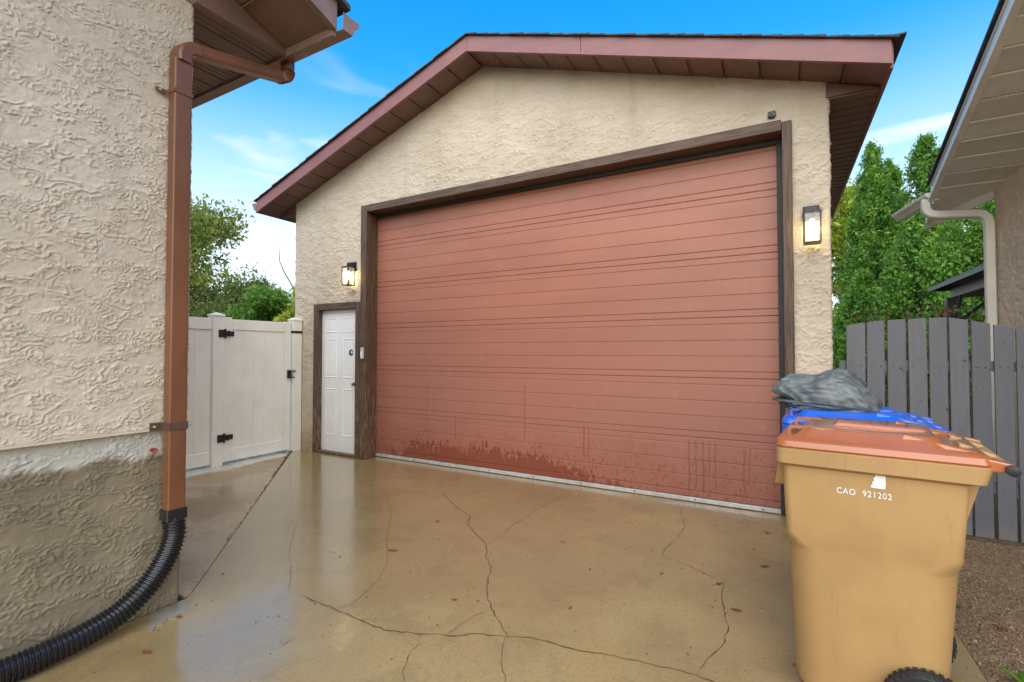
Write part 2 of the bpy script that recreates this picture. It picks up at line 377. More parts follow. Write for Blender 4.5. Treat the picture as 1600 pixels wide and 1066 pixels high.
M['tarp'] = simple('wet grey green plastic sheet', (0.105, 0.12, 0.118), 0.42, 0.25, 9, 0.003, 60, coat=0.15)
M['gazebo'] = simple('black metal gazebo', (0.025, 0.026, 0.03), 0.45, 0.2, 6)
M['bark'] = simple('bark', (0.10, 0.075, 0.05), 0.9, 0.3, 18, 0.01, 30)
def leafmat(name, a, b_, c):
    m, t, b = material(name)
    at = t.node('ShaderNodeAttribute', attribute_name='rnd').outputs['Fac']
    col = t.mix(t.step(at, 0.0, 0.6), a, b_); col = t.mix(t.step(at, 0.72, 1.0), col, c)
    t.put(b.inputs['Base Color'], col); b.inputs['Roughness'].default_value = 0.55; b.inputs['Specular IOR Level'].default_value = 0.3
    tr = t.node('ShaderNodeBsdfTranslucent'); t.put(tr.inputs[0], col)
    mx = t.node('ShaderNodeMixShader'); mx.inputs[0].default_value = 0.45
    t.l.new(b.outputs[0], mx.inputs[1]); t.l.new(tr.outputs[0], mx.inputs[2])
    t.l.new(mx.outputs[0], t.n['Material Output'].inputs[0]); return m
M['cedar'] = leafmat('cedar foliage', (0.085, 0.19, 0.03), (0.16, 0.33, 0.045), (0.26, 0.45, 0.07))
M['lime'] = leafmat('yellow green foliage', (0.24, 0.34, 0.03), (0.36, 0.45, 0.05), (0.50, 0.48, 0.07))
M['willow'] = leafmat('olive green foliage', (0.14, 0.19, 0.03), (0.24, 0.29, 0.05), (0.40, 0.34, 0.06))
M['bush'] = leafmat('green bush foliage', (0.075, 0.17, 0.02), (0.14, 0.28, 0.035), (0.24, 0.36, 0.055))
M['dullbush'] = leafmat('dull olive foliage', (0.085, 0.12, 0.03), (0.15, 0.19, 0.05), (0.25, 0.25, 0.07))
M['redbush'] = leafmat('reddish hedge foliage', (0.10, 0.14, 0.03), (0.16, 0.16, 0.045), (0.22, 0.07, 0.035))
M['weed'] = leafmat('weed leaves', (0.06, 0.17, 0.015), (0.10, 0.25, 0.02), (0.18, 0.32, 0.03))
M['deadleaf'] = simple('dead leaf', (0.19, 0.065, 0.02), 0.5, 0.3, 60)
M['redleaf'] = simple('red leaf', (0.22, 0.028, 0.012), 0.5, 0.2, 60)
M['siding_white'] = simple('white siding', (0.66, 0.66, 0.64), 0.5, 0.05, 3)
M['siding_beige'] = simple('beige siding', (0.55, 0.48, 0.34), 0.6, 0.05, 3)
M['roof_grey'] = simple('grey roof', (0.15, 0.145, 0.14), 0.9, 0.2, 8)
M['roof_red'] = simple('orange red roof', (0.42, 0.14, 0.06), 0.8, 0.15, 8)
def emit(name, col, e):
    m, t, b = material(name); t.put(b.inputs['Base Color'], col)
    b.inputs['Emission Color'].default_value = (*col, 1); b.inputs['Emission Strength'].default_value = e; return m
M['bulb'] = emit('lit bulb', (1.0, 0.80, 0.42), 9)
def glass():
    m, t, b = material('lantern glass'); b.inputs['Base Color'].default_value = (1, 1, 1, 1)
    b.inputs['Roughness'].default_value = 0.03; b.inputs['Alpha'].default_value = 0.18; b.inputs['Specular IOR Level'].default_value = 0.6
    return m
M['glass'] = glass()

# ------------------------------------------------------------------ stucco relief (real geometry)
def fnoise(shape, du, dv, lu, lv, rng):
    nu, nv = shape
    ku = np.fft.fftfreq(nu, du)[:, None]; kv = np.fft.rfftfreq(nv, dv)[None, :]
    q = (ku * lu) ** 2 + (kv * lv) ** 2
    f = np.exp(-q * 2.2) * (q ** 0.5)
    a = np.fft.irfft2(np.fft.rfft2(rng.standard_normal((nu, nv))) * f, s=(nu, nv))
    return a / a.std()
def sstep(x, a, b):
    t = np.clip((x - a) / (b - a), 0, 1); return t * t * (3 - 2 * t)
def stucco_height(nu, nv, d, seed, amp=1.0, lscale=1.0, tilt=0.0):
    rng = np.random.default_rng(seed)
    sh = (nu, nv); L = lscale
    I, J = np.meshgrid(np.arange(nu), np.arange(nv), indexing='ij')
    # trowelled coat: overlapping strokes, each a gentle ramp that breaks off at a ragged lip
    Z = J * d + tilt * I * d
    a = fnoise(sh, d, d, 0.085 * L, 0.055 * L, rng); b = fnoise(sh, d, d, 0.030 * L, 0.024 * L, rng); f = fnoise(sh, d, d, 0.014, 0.012, rng)
    g = fnoise(sh, d, d, 0.16 * L, 0.07 * L, rng); g2 = fnoise(sh, d, d, 0.10 * L, 0.06 * L, rng); a2 = fnoise(sh, d, d, 0.07 * L, 0.06 * L, rng)
    t1 = -Z / (0.105 * L) + 0.75 * a + 0.17 * b + 0.030 * f; saw = t1 - np.floor(t1)
    t2 = -Z / (0.17 * L) + 0.85 * a2 + 0.20 * b + 0.035 * f + 0.37; saw2 = t2 - np.floor(t2)
    h = 0.0105 * saw ** 2.4 * sstep(g, -0.7, 0.35) + 0.0080 * saw2 ** 3.0 * sstep(g2, -0.1, 0.6)
    h += 0.0007 * b * sstep(-g, -0.3, 0.8) + 0.00028 * f + 0.0012 * fnoise(sh, d, d, 0.9, 0.9, rng)
    return h * amp
def relief(name, mat, parent, path, z0, z1, d, seed, keep=None, amp=1.0, lscale=1.0, dcap=None, tilt=0.0):
    """path: list of plan points walked so that the outside is on the right-hand side; corners rounded by averaging normals"""
    P = [np.array(p, float) for p in path]
    seg = [np.linalg.norm(P[i + 1] - P[i]) for i in range(len(P) - 1)]
    us = np.arange(0, sum(seg) + d * 0.5, d)
    pts = np.zeros((len(us), 2)); nr = np.zeros((len(us), 2))
    acc = np.concatenate([[0], np.cumsum(seg)])
    for i, u in enumerate(us):
        k = min(np.searchsorted(acc, u, side='right') - 1, len(seg) - 1)
        t = (P[k + 1] - P[k]) / seg[k]; pts[i] = P[k] + t * (u - acc[k]); nr[i] = (t[1], -t[0])
    sm = nr.copy(); w_ = max(1, int(0.02 / d))
    for i in range(len(us)):
        lo, hi = max(0, i - w_), min(len(us), i + w_ + 1); sm[i] = nr[lo:hi].mean(0)
    soft = pts.copy()
    for i in range(len(us)):
        lo, hi = max(0, i - w_), min(len(us), i + w_ + 1)
        if hi - lo == 2 * w_ + 1: soft[i] = pts[lo:hi].mean(0)
    zs = np.arange(z0, z1 + d * 0.5, d); nu, nv = len(us), len(zs)
    H = stucco_height(nu, nv, d, seed, amp, lscale, tilt)
    X = soft[:, 0:1] + sm[:, 0:1] * H; Y = soft[:, 1:2] + sm[:, 1:2] * H
    co = np.stack([X, Y, np.broadcast_to(zs[None, :], (nu, nv))], -1).reshape(-1, 3)
    I, J = np.meshgrid(np.arange(nu - 1), np.arange(nv - 1), indexing='ij')
    a = I * nv + J
    F = np.stack([a, a + nv, a + nv + 1, a + 1], -1).reshape(-1, 4)
    if keep is not None:
        uc = np.broadcast_to(((us[:-1] + us[1:]) / 2)[:, None], I.shape); zc = np.broadcast_to(((zs[:-1] + zs[1:]) / 2)[None, :], I.shape)
        F = F[keep(uc, zc).reshape(-1)]
    used = np.unique(F); remap = np.zeros(len(co), int); remap[used] = np.arange(len(used)); co = co[used]; F = remap[F]
    return obj(name, npmesh(name, co, F), mat, parent, smooth=False) if False else smooth_obj(name, npmesh(name, co, F), mat, parent)
def npmesh(name, co, F, rnd=None):
    me = bpy.data.meshes.new(name); n = F.shape[1]
    me.vertices.add(len(co)); me.vertices.foreach_set('co', co.astype(np.float32).ravel())
    me.loops.add(F.size); me.loops.foreach_set('vertex_index', F.astype(np.int32).ravel())
    me.polygons.add(len(F)); me.polygons.foreach_set('loop_start', np.arange(0, F.size, n, dtype=np.int32))
    me.polygons.foreach_set('loop_total', np.full(len(F), n, dtype=np.int32))
    me.update(calc_edges=True)
    if rnd is not None:
        at = me.attributes.new('rnd', 'FLOAT', 'FACE'); at.data.foreach_set('value', rnd.astype(np.float32))
    return me
def smooth_obj(name, me, mat, parent):
    o = obj(name, me, mat, parent); me.polygons.foreach_set('use_smooth', np.ones(len(me.polygons), dtype=bool)); return o

# ================================================================== GROUND
g = MB(); g.box(-300, -300, -0.6, 300, 300, -0.16); tag(g.build('ground', M['earth']), kind='structure')
FY = 4.40       # garage front wall face
DY = 4.565      # overhead door face
# driveway slab: right of the diagonal joint
JA, JB = Vector((-2.885, 1.497, 0)), Vector((-5.86, 4.32, 0))
jd = (JB - JA).normalized(); jn = Vector((jd.y, -jd.x, 0))   # towards the driveway side
if jn.x < 0: jn = -jn
def slab(name, pts, mat, top=0.0, bottom=-0.15):
    m = MB(); m.prism([(p[0], p[1], bottom) for p in pts], (0, 0, top - bottom)); o = m.build(name, mat, bevel=0.006, bseg=2); tag(o, kind='structure'); return o
gapv = jn * 0.004
A1 = JA + gapv; B1 = JB + gapv; A2 = JA - gapv; B2 = JB - gapv
drive = slab('driveway', [(-2.83, -6), (0.725, -6), (0.725, DY + 0.30), (-5.84, DY + 0.30), (-5.84, FY - 0.09), (B1.x, B1.y), (A1.x, A1.y), (-2.83, 1.44)], M['slab'])
walk = slab('walkway', [(A2.x, A2.y), (B2.x, B2.y), (-5.875, 4.36), (-8.5, 4.36), (-8.5, 1.45), (-2.86, 1.45)], M['walk'], top=-0.006)
gb = MB(); gb.box(0.735, -6, -0.15, 6, 12, -0.015); tag(gb.build('gravel_bed', M['gravel']), kind='structure')
kerb = MB(); kerb.box(0.731, 1.2, -0.14, 0.775, 4.55, -0.006)

# cracks: thin irregular dirt-filled seams, children of the driveway
CR = {'A': [(689,767),(708,788),(734,807),(731,819),(744,835),(760,852),(759,869),(768,888),(762,907),(761,935),(772,956),(784,978),(793,996)],
 'B': [(891,767),(865,783),(836,797),(817,812),(803,819),(789,833),(763,850)],
 'C': [(470,930),(480,934),(525,953),(555,966),(580,977),(608,986),(646,990),(680,991),(699,994),(746,991),(793,996),(827,996),(865,1006),(908,1018),(960,1025),(1007,1036),(1045,1044),(1088,1055),(1120,1068),(1160,1090)],
 'D': [(1063,793),(1065,807),(1071,823),(1060,840),(1043,854),(1034,868),(1074,883),(1102,897),(1131,909)],
 'E': [(1132,908),(1128,930),(1131,954),(1138,978),(1133,1002),(1116,1021),(1102,1035),(1090,1054)],
 'F': [(760,952),(737,966),(713,980),(699,994)], 'G': [(656,992),(654,1006),(637,1028),(631,1044),(632,1070)],
 'H': [(789,996),(785,1016),(784,1037),(791,1075)], 'I': [(605,767),(612,797),(608,826),(604,850),(606,878),(594,902),(580,918),(555,940),(525,953)],
 'J': [(465,815),(461,827),(452,861),(454,891),(452,925)], 'K': [(491,983),(455,1000),(424,1017)], 'L': [(1034,868),(960,850),(880,836),(800,812),(731,810)]}
CW = {'A': 7, 'B': 4.5, 'C': 7, 'D': 4, 'E': 5.5, 'F': 4, 'G': 4, 'H': 5, 'I': 3, 'J': 3, 'K': 3.5, 'L': 2.2}
yaw, pit = R(29.15), R(1.35)
fw = Vector((-math.sin(yaw) * math.cos(pit), math.cos(yaw) * math.cos(pit), math.sin(pit))); rt = Vector((math.cos(yaw), math.sin(yaw), 0)); upv = rt.cross(fw)
def floor_pt(x, y, z=0.0):      # where a seen spot lies on the ground plane
    d = fw + rt * ((x - 800) / 748) - upv * ((y - 533) / 748); k = (z - 1.34) / d.z; return Vector((0, 0, 1.34)) + d * k
rc = random.Random(3)
for key, pl in CR.items():
    P = [floor_pt(*q) for q in pl]; Q = [P[0]]
    for a, b in zip(P, P[1:]):
        n = max(2, int((b - a).length / 0.025)); dr = (b - a).normalized(); pn = Vector((-dr.y, dr.x, 0))
        for k in range(1, n + 1): Q.append(a.lerp(b, k / n) + pn * rc.uniform(-0.007, 0.007) * (0 if k == n else 1))
    m = MB(); L, Rr = [], []
    for k, q in enumerate(Q):
        dr = (Q[min(k + 1, len(Q) - 1)] - Q[max(k - 1, 0)]).normalized(); pn = Vector((-dr.y, dr.x, 0))
        e = min(1, k / 3, (len(Q) - 1 - k) / 3) * 0.8 + 0.2
        wd = CW[key] / 1000 * 0.38 * e * rc.choice((0.35, 0.5, 0.7, 0.8, 1.0, 1.5))
        L.append(q + pn * wd + Vector((0, 0, 0.002))); Rr.append(q - pn * wd + Vector((0, 0, 0.002)))
    for k in range(len(Q) - 1): m.quad(tuple(L[k]), tuple(L[k + 1]), tuple(Rr[k + 1]), tuple(Rr[k]))
    m.build('crack', M['crack'], drive)
jm = MB(); a, b = JA - jn * 0.009, JB - jn * 0.009; a2, b2 = JA + jn * 0.009, JB + jn * 0.009
jm.quad((a.x, a.y, -0.016), (b.x, b.y, -0.016), (b2.x, b2.y, -0.016), (a2.x, a2.y, -0.016)); jm.build('joint_dirt', M['crack'], drive)
# pale mortar patch at the foot of the house
pp = [floor_pt(*q) for q in ((232,966),(238,960),(251,956),(258,950),(270,948),(279,941),(289,938),(291,948),(290,957),(281,960),(276,967),(262,968),(253,977),(244,979),(238,988),(231,986),(233,977))]
m = MB(); m.prism([(q.x, q.y, 0.001) for q in pp], (0, 0, 0.003)); m.build('mortar_patch', M['mortar'], drive)

# ================================================================== GARAGE
G = thing('garage', (-2.8, FY, 0), 'beige stucco garage with wide salmon overhead door and low gable roof', 'garage')
GL, GR = -5.97, 0.36; GC = (GL + GR) / 2
SL = 0.335
def wall_top(x): return 4.475 - SL * abs(x - GC)
DX0, DX1, DZ1 = -4.57, 0.06, 3.145       # overhead opening in the stucco
MX0, MX1, MZ1 = -5.47, -4.68, 1.94       # side door opening
sideL = 0.6
def keep(u, z):
    x = GL + (u - sideL)
    onf = (u > sideL) & (u < sideL + GR - GL)
    ok = np.where(onf, z < 4.475 + 0.05 - SL * np.abs(x - GC), z < 3.42)
    hole = onf & (((x > DX0) & (x < DX1) & (z < DZ1)) | ((x > MX0) & (x < MX1) & (z < MZ1)))
    return ok & ~hole
relief('stucco_wall', M['stucco_garage'], G, [(GL, FY + sideL), (GL, FY), (GR, FY), (GR, FY + 7.0)], -0.08, 4.6, 0.0080, 11, keep, 1.0, 1.15)
m = MB(); m.box(GL + 0.03, FY + sideL - 0.05, -0.1, GL + 0.12, FY + 7, 3.35); m.box(GL + 0.1, FY + 6.9, -0.1, GR - 0.05, FY + 7.0, 4.3); m.build('rear_wall', M['stucco_garage'], G)
m = MB(); m.box(GL + 0.2, FY + 0.6, -0.02, GR - 0.1, FY + 6.8, 0.005); m.build('garage_floor', M['earth'], G)
# overhead door: six ribbed sections
SECH = 0.534; ZB = 0.045
for k in range(6):
    z0 = ZB + k * SECH; z1 = z0 + SECH - 0.0015
    prof = []; y0 = DY
    bands = [0, 0.11, 0.36, 0.62, 0.89, 1.0]; H = z1 - z0
    prof.append((y0 + 0.0055, z0))
    for i in range(5):
        a, b = z0 + bands[i] * H, z0 + bands[i + 1] * H
        yo = y0 - (0.002 if i in (1, 2, 3) else 0.0)
        prof += [(yo + 0.0045, a + 0.001), (yo, a + 0.0055), (yo, b - 0.0055), (yo + 0.0045, b - 0.001)]
    prof.append((y0 + 0.0055, z1)); prof += [(y0 + 0.05, z1), (y0 + 0.05, z0)]
    if k == 5: prof = [(py, min(pz, 3.3)) for py, pz in prof]
    mm = MB(); mm.prism([(-4.60, py, pz) for py, pz in prof], (4.60, 0, 0)); mm.build('overhead_door_section', M['door'], G)
m = MB(); m.box(-4.60, DY - 0.012, 0.006, 0.0, DY + 0.04, 0.043); bs = m.build('bottom_strip', M['alu'], G, bevel=0.003)
for k in range(9):
    m = MB(); x = -4.45 + k * 0.54; m.box(x - 0.006, DY - 0.016, 0.02, x + 0.006, DY - 0.011, 0.032); m.build('rivet', M['seal'], bs)
CY = FY - 0.045   # casing front
def casing(name, x0, z0, x1, z1, y0=CY, y1=None, mat='wood'):
    m = MB(); m.box(x0, y0, z0, x1, y1 if y1 else FY + 0.03, z1); return m.build(name, M[mat], G, bevel=0.006)
casing('door_casing', -4.635, 0.004, -4.535, 3.205); casing('door_casing', 0.038, 0.004, 0.108, 3.185)
casing('door_casing', -4.533, 3.115, 0.036, 3.205, mat='wood_h')
m = MB(); m.box(-4.575, CY + 0.02, 0.003, -4.537, DY - 0.02, 3.11); m.build('door_jamb', M['wood'], G, bevel=0.003)
m = MB(); m.box(0.042, CY + 0.02, 0.003, 0.075, DY - 0.02, 3.11); m.build('door_jamb', M['wood'], G, bevel=0.003)
m = MB(); m.box(-4.534, CY + 0.02, 3.118, 0.034, DY - 0.02, 3.15); m.build('door_head', M['wood_h'], G, bevel=0.003)
m = MB(); m.box(-4.60, DY - 0.045, 0.01, -4.565, DY - 0.012, 3.11); m.build('weatherstrip', M['seal'], G)
m = MB(); m.box(-4.575, DY - 0.05, 0.01, -4.545, DY - 0.022, 3.11); m.build('weatherstrip', M['seal'], G)
m = MB(); m.box(0.002, DY - 0.04, 0.01, 0.040, DY - 0.008, 3.11); m.build('weatherstrip', M['seal'], G)
m = MB(); m.box(-4.56, DY - 0.045, 3.08, 0.036, DY - 0.012, 3.117); m.build('weatherstrip', M['seal'], G)
m = MB(); m.box(GL + 0.1, DY + 0.06, 3.05, GR - 0.1, DY + 0.12, 3.6); m.build('header_backing', M['seal'], G)
# side door
casing('side_door_casing', -5.515, 0.004, -5.415, 1.99); casing('side_door_casing', -4.722, 0.004, -4.642, 1.985)
casing('side_door_casing', -5.413, 1.905, -4.724, 1.99, mat='wood_h')
m = MB(); m.box(-5.47, CY + 0.02, 0.003, -5.418, FY + 0.10, 1.90); m.build('side_door_jamb', M['wood'], G)
m = MB(); m.box(-4.72, CY + 0.02, 0.003, -4.67, FY + 0.10, 1.90); m.build('side_door_jamb', M['wood'], G)
m = MB(); m.box(-5.418, CY + 0.0, 0.002, -4.72, FY + 0.10, 0.028); m.build('threshold', M['wood_h'], G, bevel=0.004)
SY = FY + 0.02
m = MB(); m.box(-5.416, SY, 0.03, -4.724, SY + 0.045, 1.90); sd_ = m.build('side_door', M['white_door'], G)
for cx in (-5.235, -4.91):
    for z0, z1 in ((0.24, 0.86), (1.0, 1.52), (1.60, 1.80)):
        m = MB(); x0, x1 = cx - 0.105, cx + 0.105; y = SY
        fr = [(x0, z0), (x1, z0), (x1, z1), (x0, z1)]; i1 = [(x0 + .022, z0 + .022), (x1 - .022, z0 + .022), (x1 - .022, z1 - .022), (x0 + .022, z1 - .022)]; i2 = [(x0 + .05, z0 + .05), (x1 - .05, z0 + .05), (x1 - .05, z1 - .05), (x0 + .05, z1 - .05)]
        m.loft([[(a, y + 0.001, b) for a, b in fr], [(a, y - 0.0065, b) for a, b in [(x0 + .008, z0 + .008), (x1 - .008, z0 + .008), (x1 - .008, z1 - .008), (x0 + .008, z1 - .008)]], [(a, y - 0.001, b) for a, b in i1], [(a, y - 0.001, b) for a, b in [(x0 + .03, z0 + .03), (x1 - .03, z0 + .03), (x1 - .03, z1 - .03), (x0 + .03, z1 - .03)]], [(a, y - 0.003, b) for a, b in i2]])
        m.build('door_panel', M['white_door'], sd_)
m = MB(); m.tube([(-4.765, SY, 0.93), (-4.765, SY - 0.012, 0.93), (-4.765, SY - 0.03, 0.93), (-4.765, SY - 0.045, 0.93), (-4.765, SY - 0.062, 0.93), (-4.765, SY - 0.066, 0.93)], [0.028, 0.026, 0.012, 0.024, 0.022, 0.006], 14); m.build('door_knob', M['brass'], sd_, smooth=True)
m = MB(); m.tube([(-4.855, SY - 0.0005, 1.335), (-4.855, SY - 0.003, 1.335)], 0.042, 20); st = m.build('round_sticker', M['sticker'], sd_)
st['label'] = 'round blue sticker on the white side door'
m = MB(); m.tube([(-4.85, SY - 0.003, 1.34), (-4.85, SY - 0.0045, 1.34)], 0.016, 14); m.build('sticker_print', M['sticker_white'], st)

# roof edges of the garage
FO = FY - 0.34            # rake fascia front
EX0, EX1 = -6.35, 0.695   # eaves
ZA = 4.477                # underside of fascia at the apex
def zf(x): return ZA - SL * abs(x - GC)
FH = 0.165
def rake_board(name, xa, xb, mat, proud=0.0):
    m = MB()
    m.hexa([(xa, FO - proud, zf(xa)), (xb, FO - proud, zf(xb)), (xb, FO + 0.028, zf(xb)), (xa, FO + 0.028, zf(xa))],
           [(xa, FO - proud, zf(xa) + FH), (xb, FO - proud, zf(xb) + FH), (xb, FO + 0.028, zf(xb) + FH), (xa, FO + 0.028, zf(xa) + FH)])
    return m.build(name, mat, G, bevel=0.004)
rake_board('rake_fascia', EX0, GC - 0.001, M['fascia']); rake_board('rake_fascia', GC + 0.001, -1.55, M['fascia']); rake_board('rake_fascia', -1.547, EX1, M['fascia'], 0.002)
for xa, xb in ((EX0, GC - 0.001), (GC + 0.001, EX1)):   # drip lip along the bottom
    m = MB(); m.hexa([(xa, FO - 0.012, zf(xa) - 0.006), (xb, FO - 0.012, zf(xb) - 0.006), (xb, FO + 0.02, zf(xb) - 0.006), (xa, FO + 0.02, zf(xa) - 0.006)],
           [(xa, FO - 0.012, zf(xa) + 0.01), (xb, FO - 0.012, zf(xb) + 0.01), (xb, FO - 0.003, zf(xb) + 0.01), (xa, FO - 0.003, zf(xa) + 0.01)]); m.build('fascia_lip', M['fascia'], G)
# soffit panels under the rakes, each its own sheet with a rib at the lap
def soffit_strip(xa, xb):
    m = MB(); za, zb = zf(xa) + 0.012, zf(xb) + 0.012; g_ = 0.012 * (1 if xb > xa else -1)
    m.hexa([(xa, FO + 0.03, za), (xb - g_, FO + 0.03, zb), (xb - g_, FY + 0.02, zb), (xa, FY + 0.02, za)],
           [(xa, FO + 0.03, za + 0.012), (xb - g_, FO + 0.03, zb + 0.012), (xb - g_, FY + 0.02, zb + 0.012), (xa, FY + 0.02, za + 0.012)])
    m.hexa([(xb - g_ * 1.7, FO + 0.03, zb - 0.009), (xb - g_, FO + 0.03, zb - 0.009), (xb - g_, FY + 0.02, zb - 0.009), (xb - g_ * 1.7, FY + 0.02, zb - 0.009)],
           [(xb - g_ * 1.7, FO + 0.03, zb + 0.002), (xb - g_, FO + 0.03, zb + 0.002), (xb - g_, FY + 0.02, zb + 0.002), (xb - g_ * 1.7, FY + 0.02, zb + 0.002)])
    m.build('soffit_panel', M['soffit'], G)
N = 13
for k in range(N):
    soffit_strip(EX0 + (GC - EX0) * k / N, EX0 + (GC - EX0) * (k + 1) / N); soffit_strip(EX1 + (GC - EX1) * k / N, EX1 + (GC - EX1) * (k + 1) / N)
m = MB()
for s_ in (-1, 1):
    xe = EX0 if s_ < 0 else EX1
    m.hexa([(GC, FO + 0.03, zf(GC) + 0.03), (xe, FO + 0.03, zf(xe) + 0.03), (xe, FY + 7.3, zf(xe) + 0.03), (GC, FY + 7.3, zf(GC) + 0.03)], [(GC, FO + 0.03, zf(GC) + 0.12), (xe, FO + 0.03, zf(xe) + 0.12), (xe, FY + 7.3, zf(xe) + 0.12), (GC, FY + 7.3, zf(GC) + 0.12)])
m.build('roof_deck', M['soffit'], G)
# level eave soffits, triangular closers and eave fascia on both sides
ZE = zf(EX1) - 0.004
for s_, xw, xe in ((1, GR, EX1), (-1, GL, EX0)):
    m = MB(); ztop = zf(xw) + 0.012
    m.prism([(xe - s_ * 0.03, FY - 0.012, ZE + 0.012), (xw - s_ * 0.02, FY - 0.012, ZE + 0.012), (xw - s_ * 0.02, FY - 0.012, ztop)], (0, 0.01, 0)); m.build('eave_closer', M['soffit'], G)
    n_ = 56 if s_ > 0 else 6
    for k in range(n_):
        y0 = FY + 0.0 + k * 0.128; m = MB(); m.box(min(xe, xw) - (0 if s_ > 0 else 0) - 0.02, y0, ZE, max(xe, xw) - 0.005 if s_ > 0 else xw + 0.02, y0 + 0.118, ZE + 0.01); m.box(min(xe, xw) - 0.02, y0 + 0.116, ZE - 0.006, max(xe, xw) - 0.005 if s_ > 0 else xw + 0.02, y0 + 0.122, ZE + 0.012)
        m.build('eave_soffit_panel', M['soffit'], G)
    m = MB(); m.box(xe - 0.012, FO + 0.03, ZE - 0.012, xe + 0.012, FY + 7.3, ZE + FH); m.build('eave_fascia', M['fascia'], G)
# shingle courses, stepped at the rake edge
def shingles(s_):
    m = MB(); xe = EX0 - 0.035 if s_ < 0 else EX1 + 0.035; n_ = 26; rr = random.Random(5 + s_)
    for k in range(n_):
        xa = xe + (GC - xe) * k / n_; xb = xe + (GC - xe) * (k + 1.25) / n_
        if (xb - GC) * s_ < 0: xb = GC
        za, zb = zf(xa) + FH + 0.012, zf(xb) + FH + 0.001
        yo = FO - 0.022 - rr.uniform(0, 0.012)
        m.hexa([(xa, yo, za - 0.011), (xb, yo, zb - 0.002), (xb, FY + 7.3, zb - 0.002), (xa, FY + 7.3, za - 0.011)], [(xa, yo, za + 0.004 + rr.uniform(0, .004)), (xb, yo, zb + 0.006), (xb, FY + 7.3, zb + 0.006), (xa, FY + 7.3, za + 0.006)])
    m.build('shingles', M['shingle'], G)
shingles(-1); shingles(1)
m = MB(); m.hexa([(EX1 + 0.0, FO - 0.03, zf(EX1) + FH + 0.004), (EX1 + 0.075, FO - 0.03, zf(EX1) + FH + 0.0), (EX1 + 0.075, FY + 7.3, zf(EX1) + FH - 0.0), (EX1, FY + 7.3, zf(EX1) + FH)],
           [(EX1, FO - 0.03, zf(EX1) + FH + 0.012), (EX1 + 0.075, FO - 0.03, zf(EX1) + FH + 0.012), (EX1 + 0.075, FY + 7.3, zf(EX1) + FH + 0.012), (EX1, FY + 7.3, zf(EX1) + FH + 0.012)]); m.build('drip_edge', M['shingle'], G)
# eaves trough at the left end
gp = [(0, 0), (-0.075, 0), (-0.09, 0.045), (-0.125, 0.075), (-0.125, 0.105), (-0.115, 0.105), (-0.115, 0.08), (-0.082, 0.05), (-0.07, 0.008), (0, 0.008)]
m = MB(); m.prism([(EX0 - 0.014 + a * 0.75, FO + 0.01, zf(EX0) + 0.045 + b * 0.9) for a, b in gp], (0, 7.2, 0)); gt = m.build('eaves_trough', M['gutter_house'], G)
m = MB(); m.prism([(EX0 - 0.014 + a * 0.75, FO + 0.006, zf(EX0) + 0.045 + b * 0.9) for a, b in gp[:5] + [(0, 0.105)]], (0, 0.003, 0)); m.build('end_cap', M['gutter_house'], gt)

# ---- lanterns
def lantern(x, z, label, power=1.8):
    y = FY - 0.004
    L = thing('wall_lantern', (x, y, z), label, 'wall lantern', 'lit lanterns on the garage wall')
    m = MB(); m.box(x - 0.055, y - 0.018, z + 0.05, x + 0.055, y, z + 0.17); m.build('back_plate', M['black_metal'], L, bevel=0.003)
    m = MB(); m.box(x - 0.045, y - 0.075, z + 0.10, x + 0.045, y - 0.018, z + 0.155); m.build('arm', M['black_metal'], L, bevel=0.003)
    yc = y - 0.085; w_ = 0.058
    m = MB(); m.box(x - w_ - .004, yc - w_ - .004, z + 0.085, x + w_ + .004, yc + w_ + .004, z + 0.10); m.build('top_cap', M['black_metal'], L, bevel=0.002)
    m = MB(); m.box(x - w_, yc - w_, z - 0.142, x + w_, yc + w_, z - 0.132); m.build('base', M['black_metal'], L, bevel=0.002)
    for a in (-1, 1):
        for b in (-1, 1):
            m = MB(); px, py = x + a * (w_ - .005), yc + b * (w_ - .005); m.box(px - .005, py - .005, z - 0.132, px + .005, py + .005, z + 0.085); m.build('corner_bar', M['black_metal'], L)
    for a, b in ((-1, 0), (1, 0), (0, -1)):
        m = MB()
        if a: m.box(x + a * (w_ - .006) - .001, yc - w_ + .011, z - 0.13, x + a * (w_ - .006) + .001, yc + w_ - .011, z + 0.083)
        else: m.box(x - w_ + .011, yc + b * (w_ - .006) - .001, z - 0.13, x + w_ - .011, yc + b * (w_ - .006) + .001, z + 0.083)
        m.build('glass_pane', M['glass'], L)
    m = MB(); m.tube([(x, yc, z + 0.085), (x, yc, z + 0.045)], 0.016, 12); m.build('socket', M['black_metal'], L)
    m = MB(); m.tube([(x, yc, z + 0.045), (x, yc, z + 0.03), (x, yc, z - 0.005), (x, yc, z - 0.03), (x, yc, z - 0.055), (x, yc, z - 0.068)], [0.012, 0.016, 0.026, 0.030, 0.022, 0.006], 14); m.build('bulb', M['bulb'], L, smooth=True)
    ld = bpy.data.lights.new('lantern_light', 'POINT'); lo = bpy.data.objects.new('lantern_light', ld); C.objects.link(lo); ld.energy = power; ld.color = (1.0, 0.82, 0.42); ld.shadow_soft_size = 0.045
    lo.location = (x, yc, z - 0.03); lo.parent = L; lo.matrix_parent_inverse = world_of(L).inverted()
lantern(-4.80, 2.335, 'lit black lantern above the white side door')
lantern(0.232, 2.315, 'lit black lantern on the stucco right of the wide garage door')
m = MB(); m.box(-0.058, FY - 0.03, 3.24, -0.002, FY - 0.002, 3.296); sc = m.build('security_camera', M['black_plastic'], bevel=0.012, bseg=3); tag(sc, 'small black security camera on the stucco above the door corner', 'camera')
m = MB(); m.tube([(-0.03, FY - 0.03, 3.268), (-0.03, FY - 0.036, 3.268)], 0.012, 14); m.build('lens', M['black_metal'], sc)
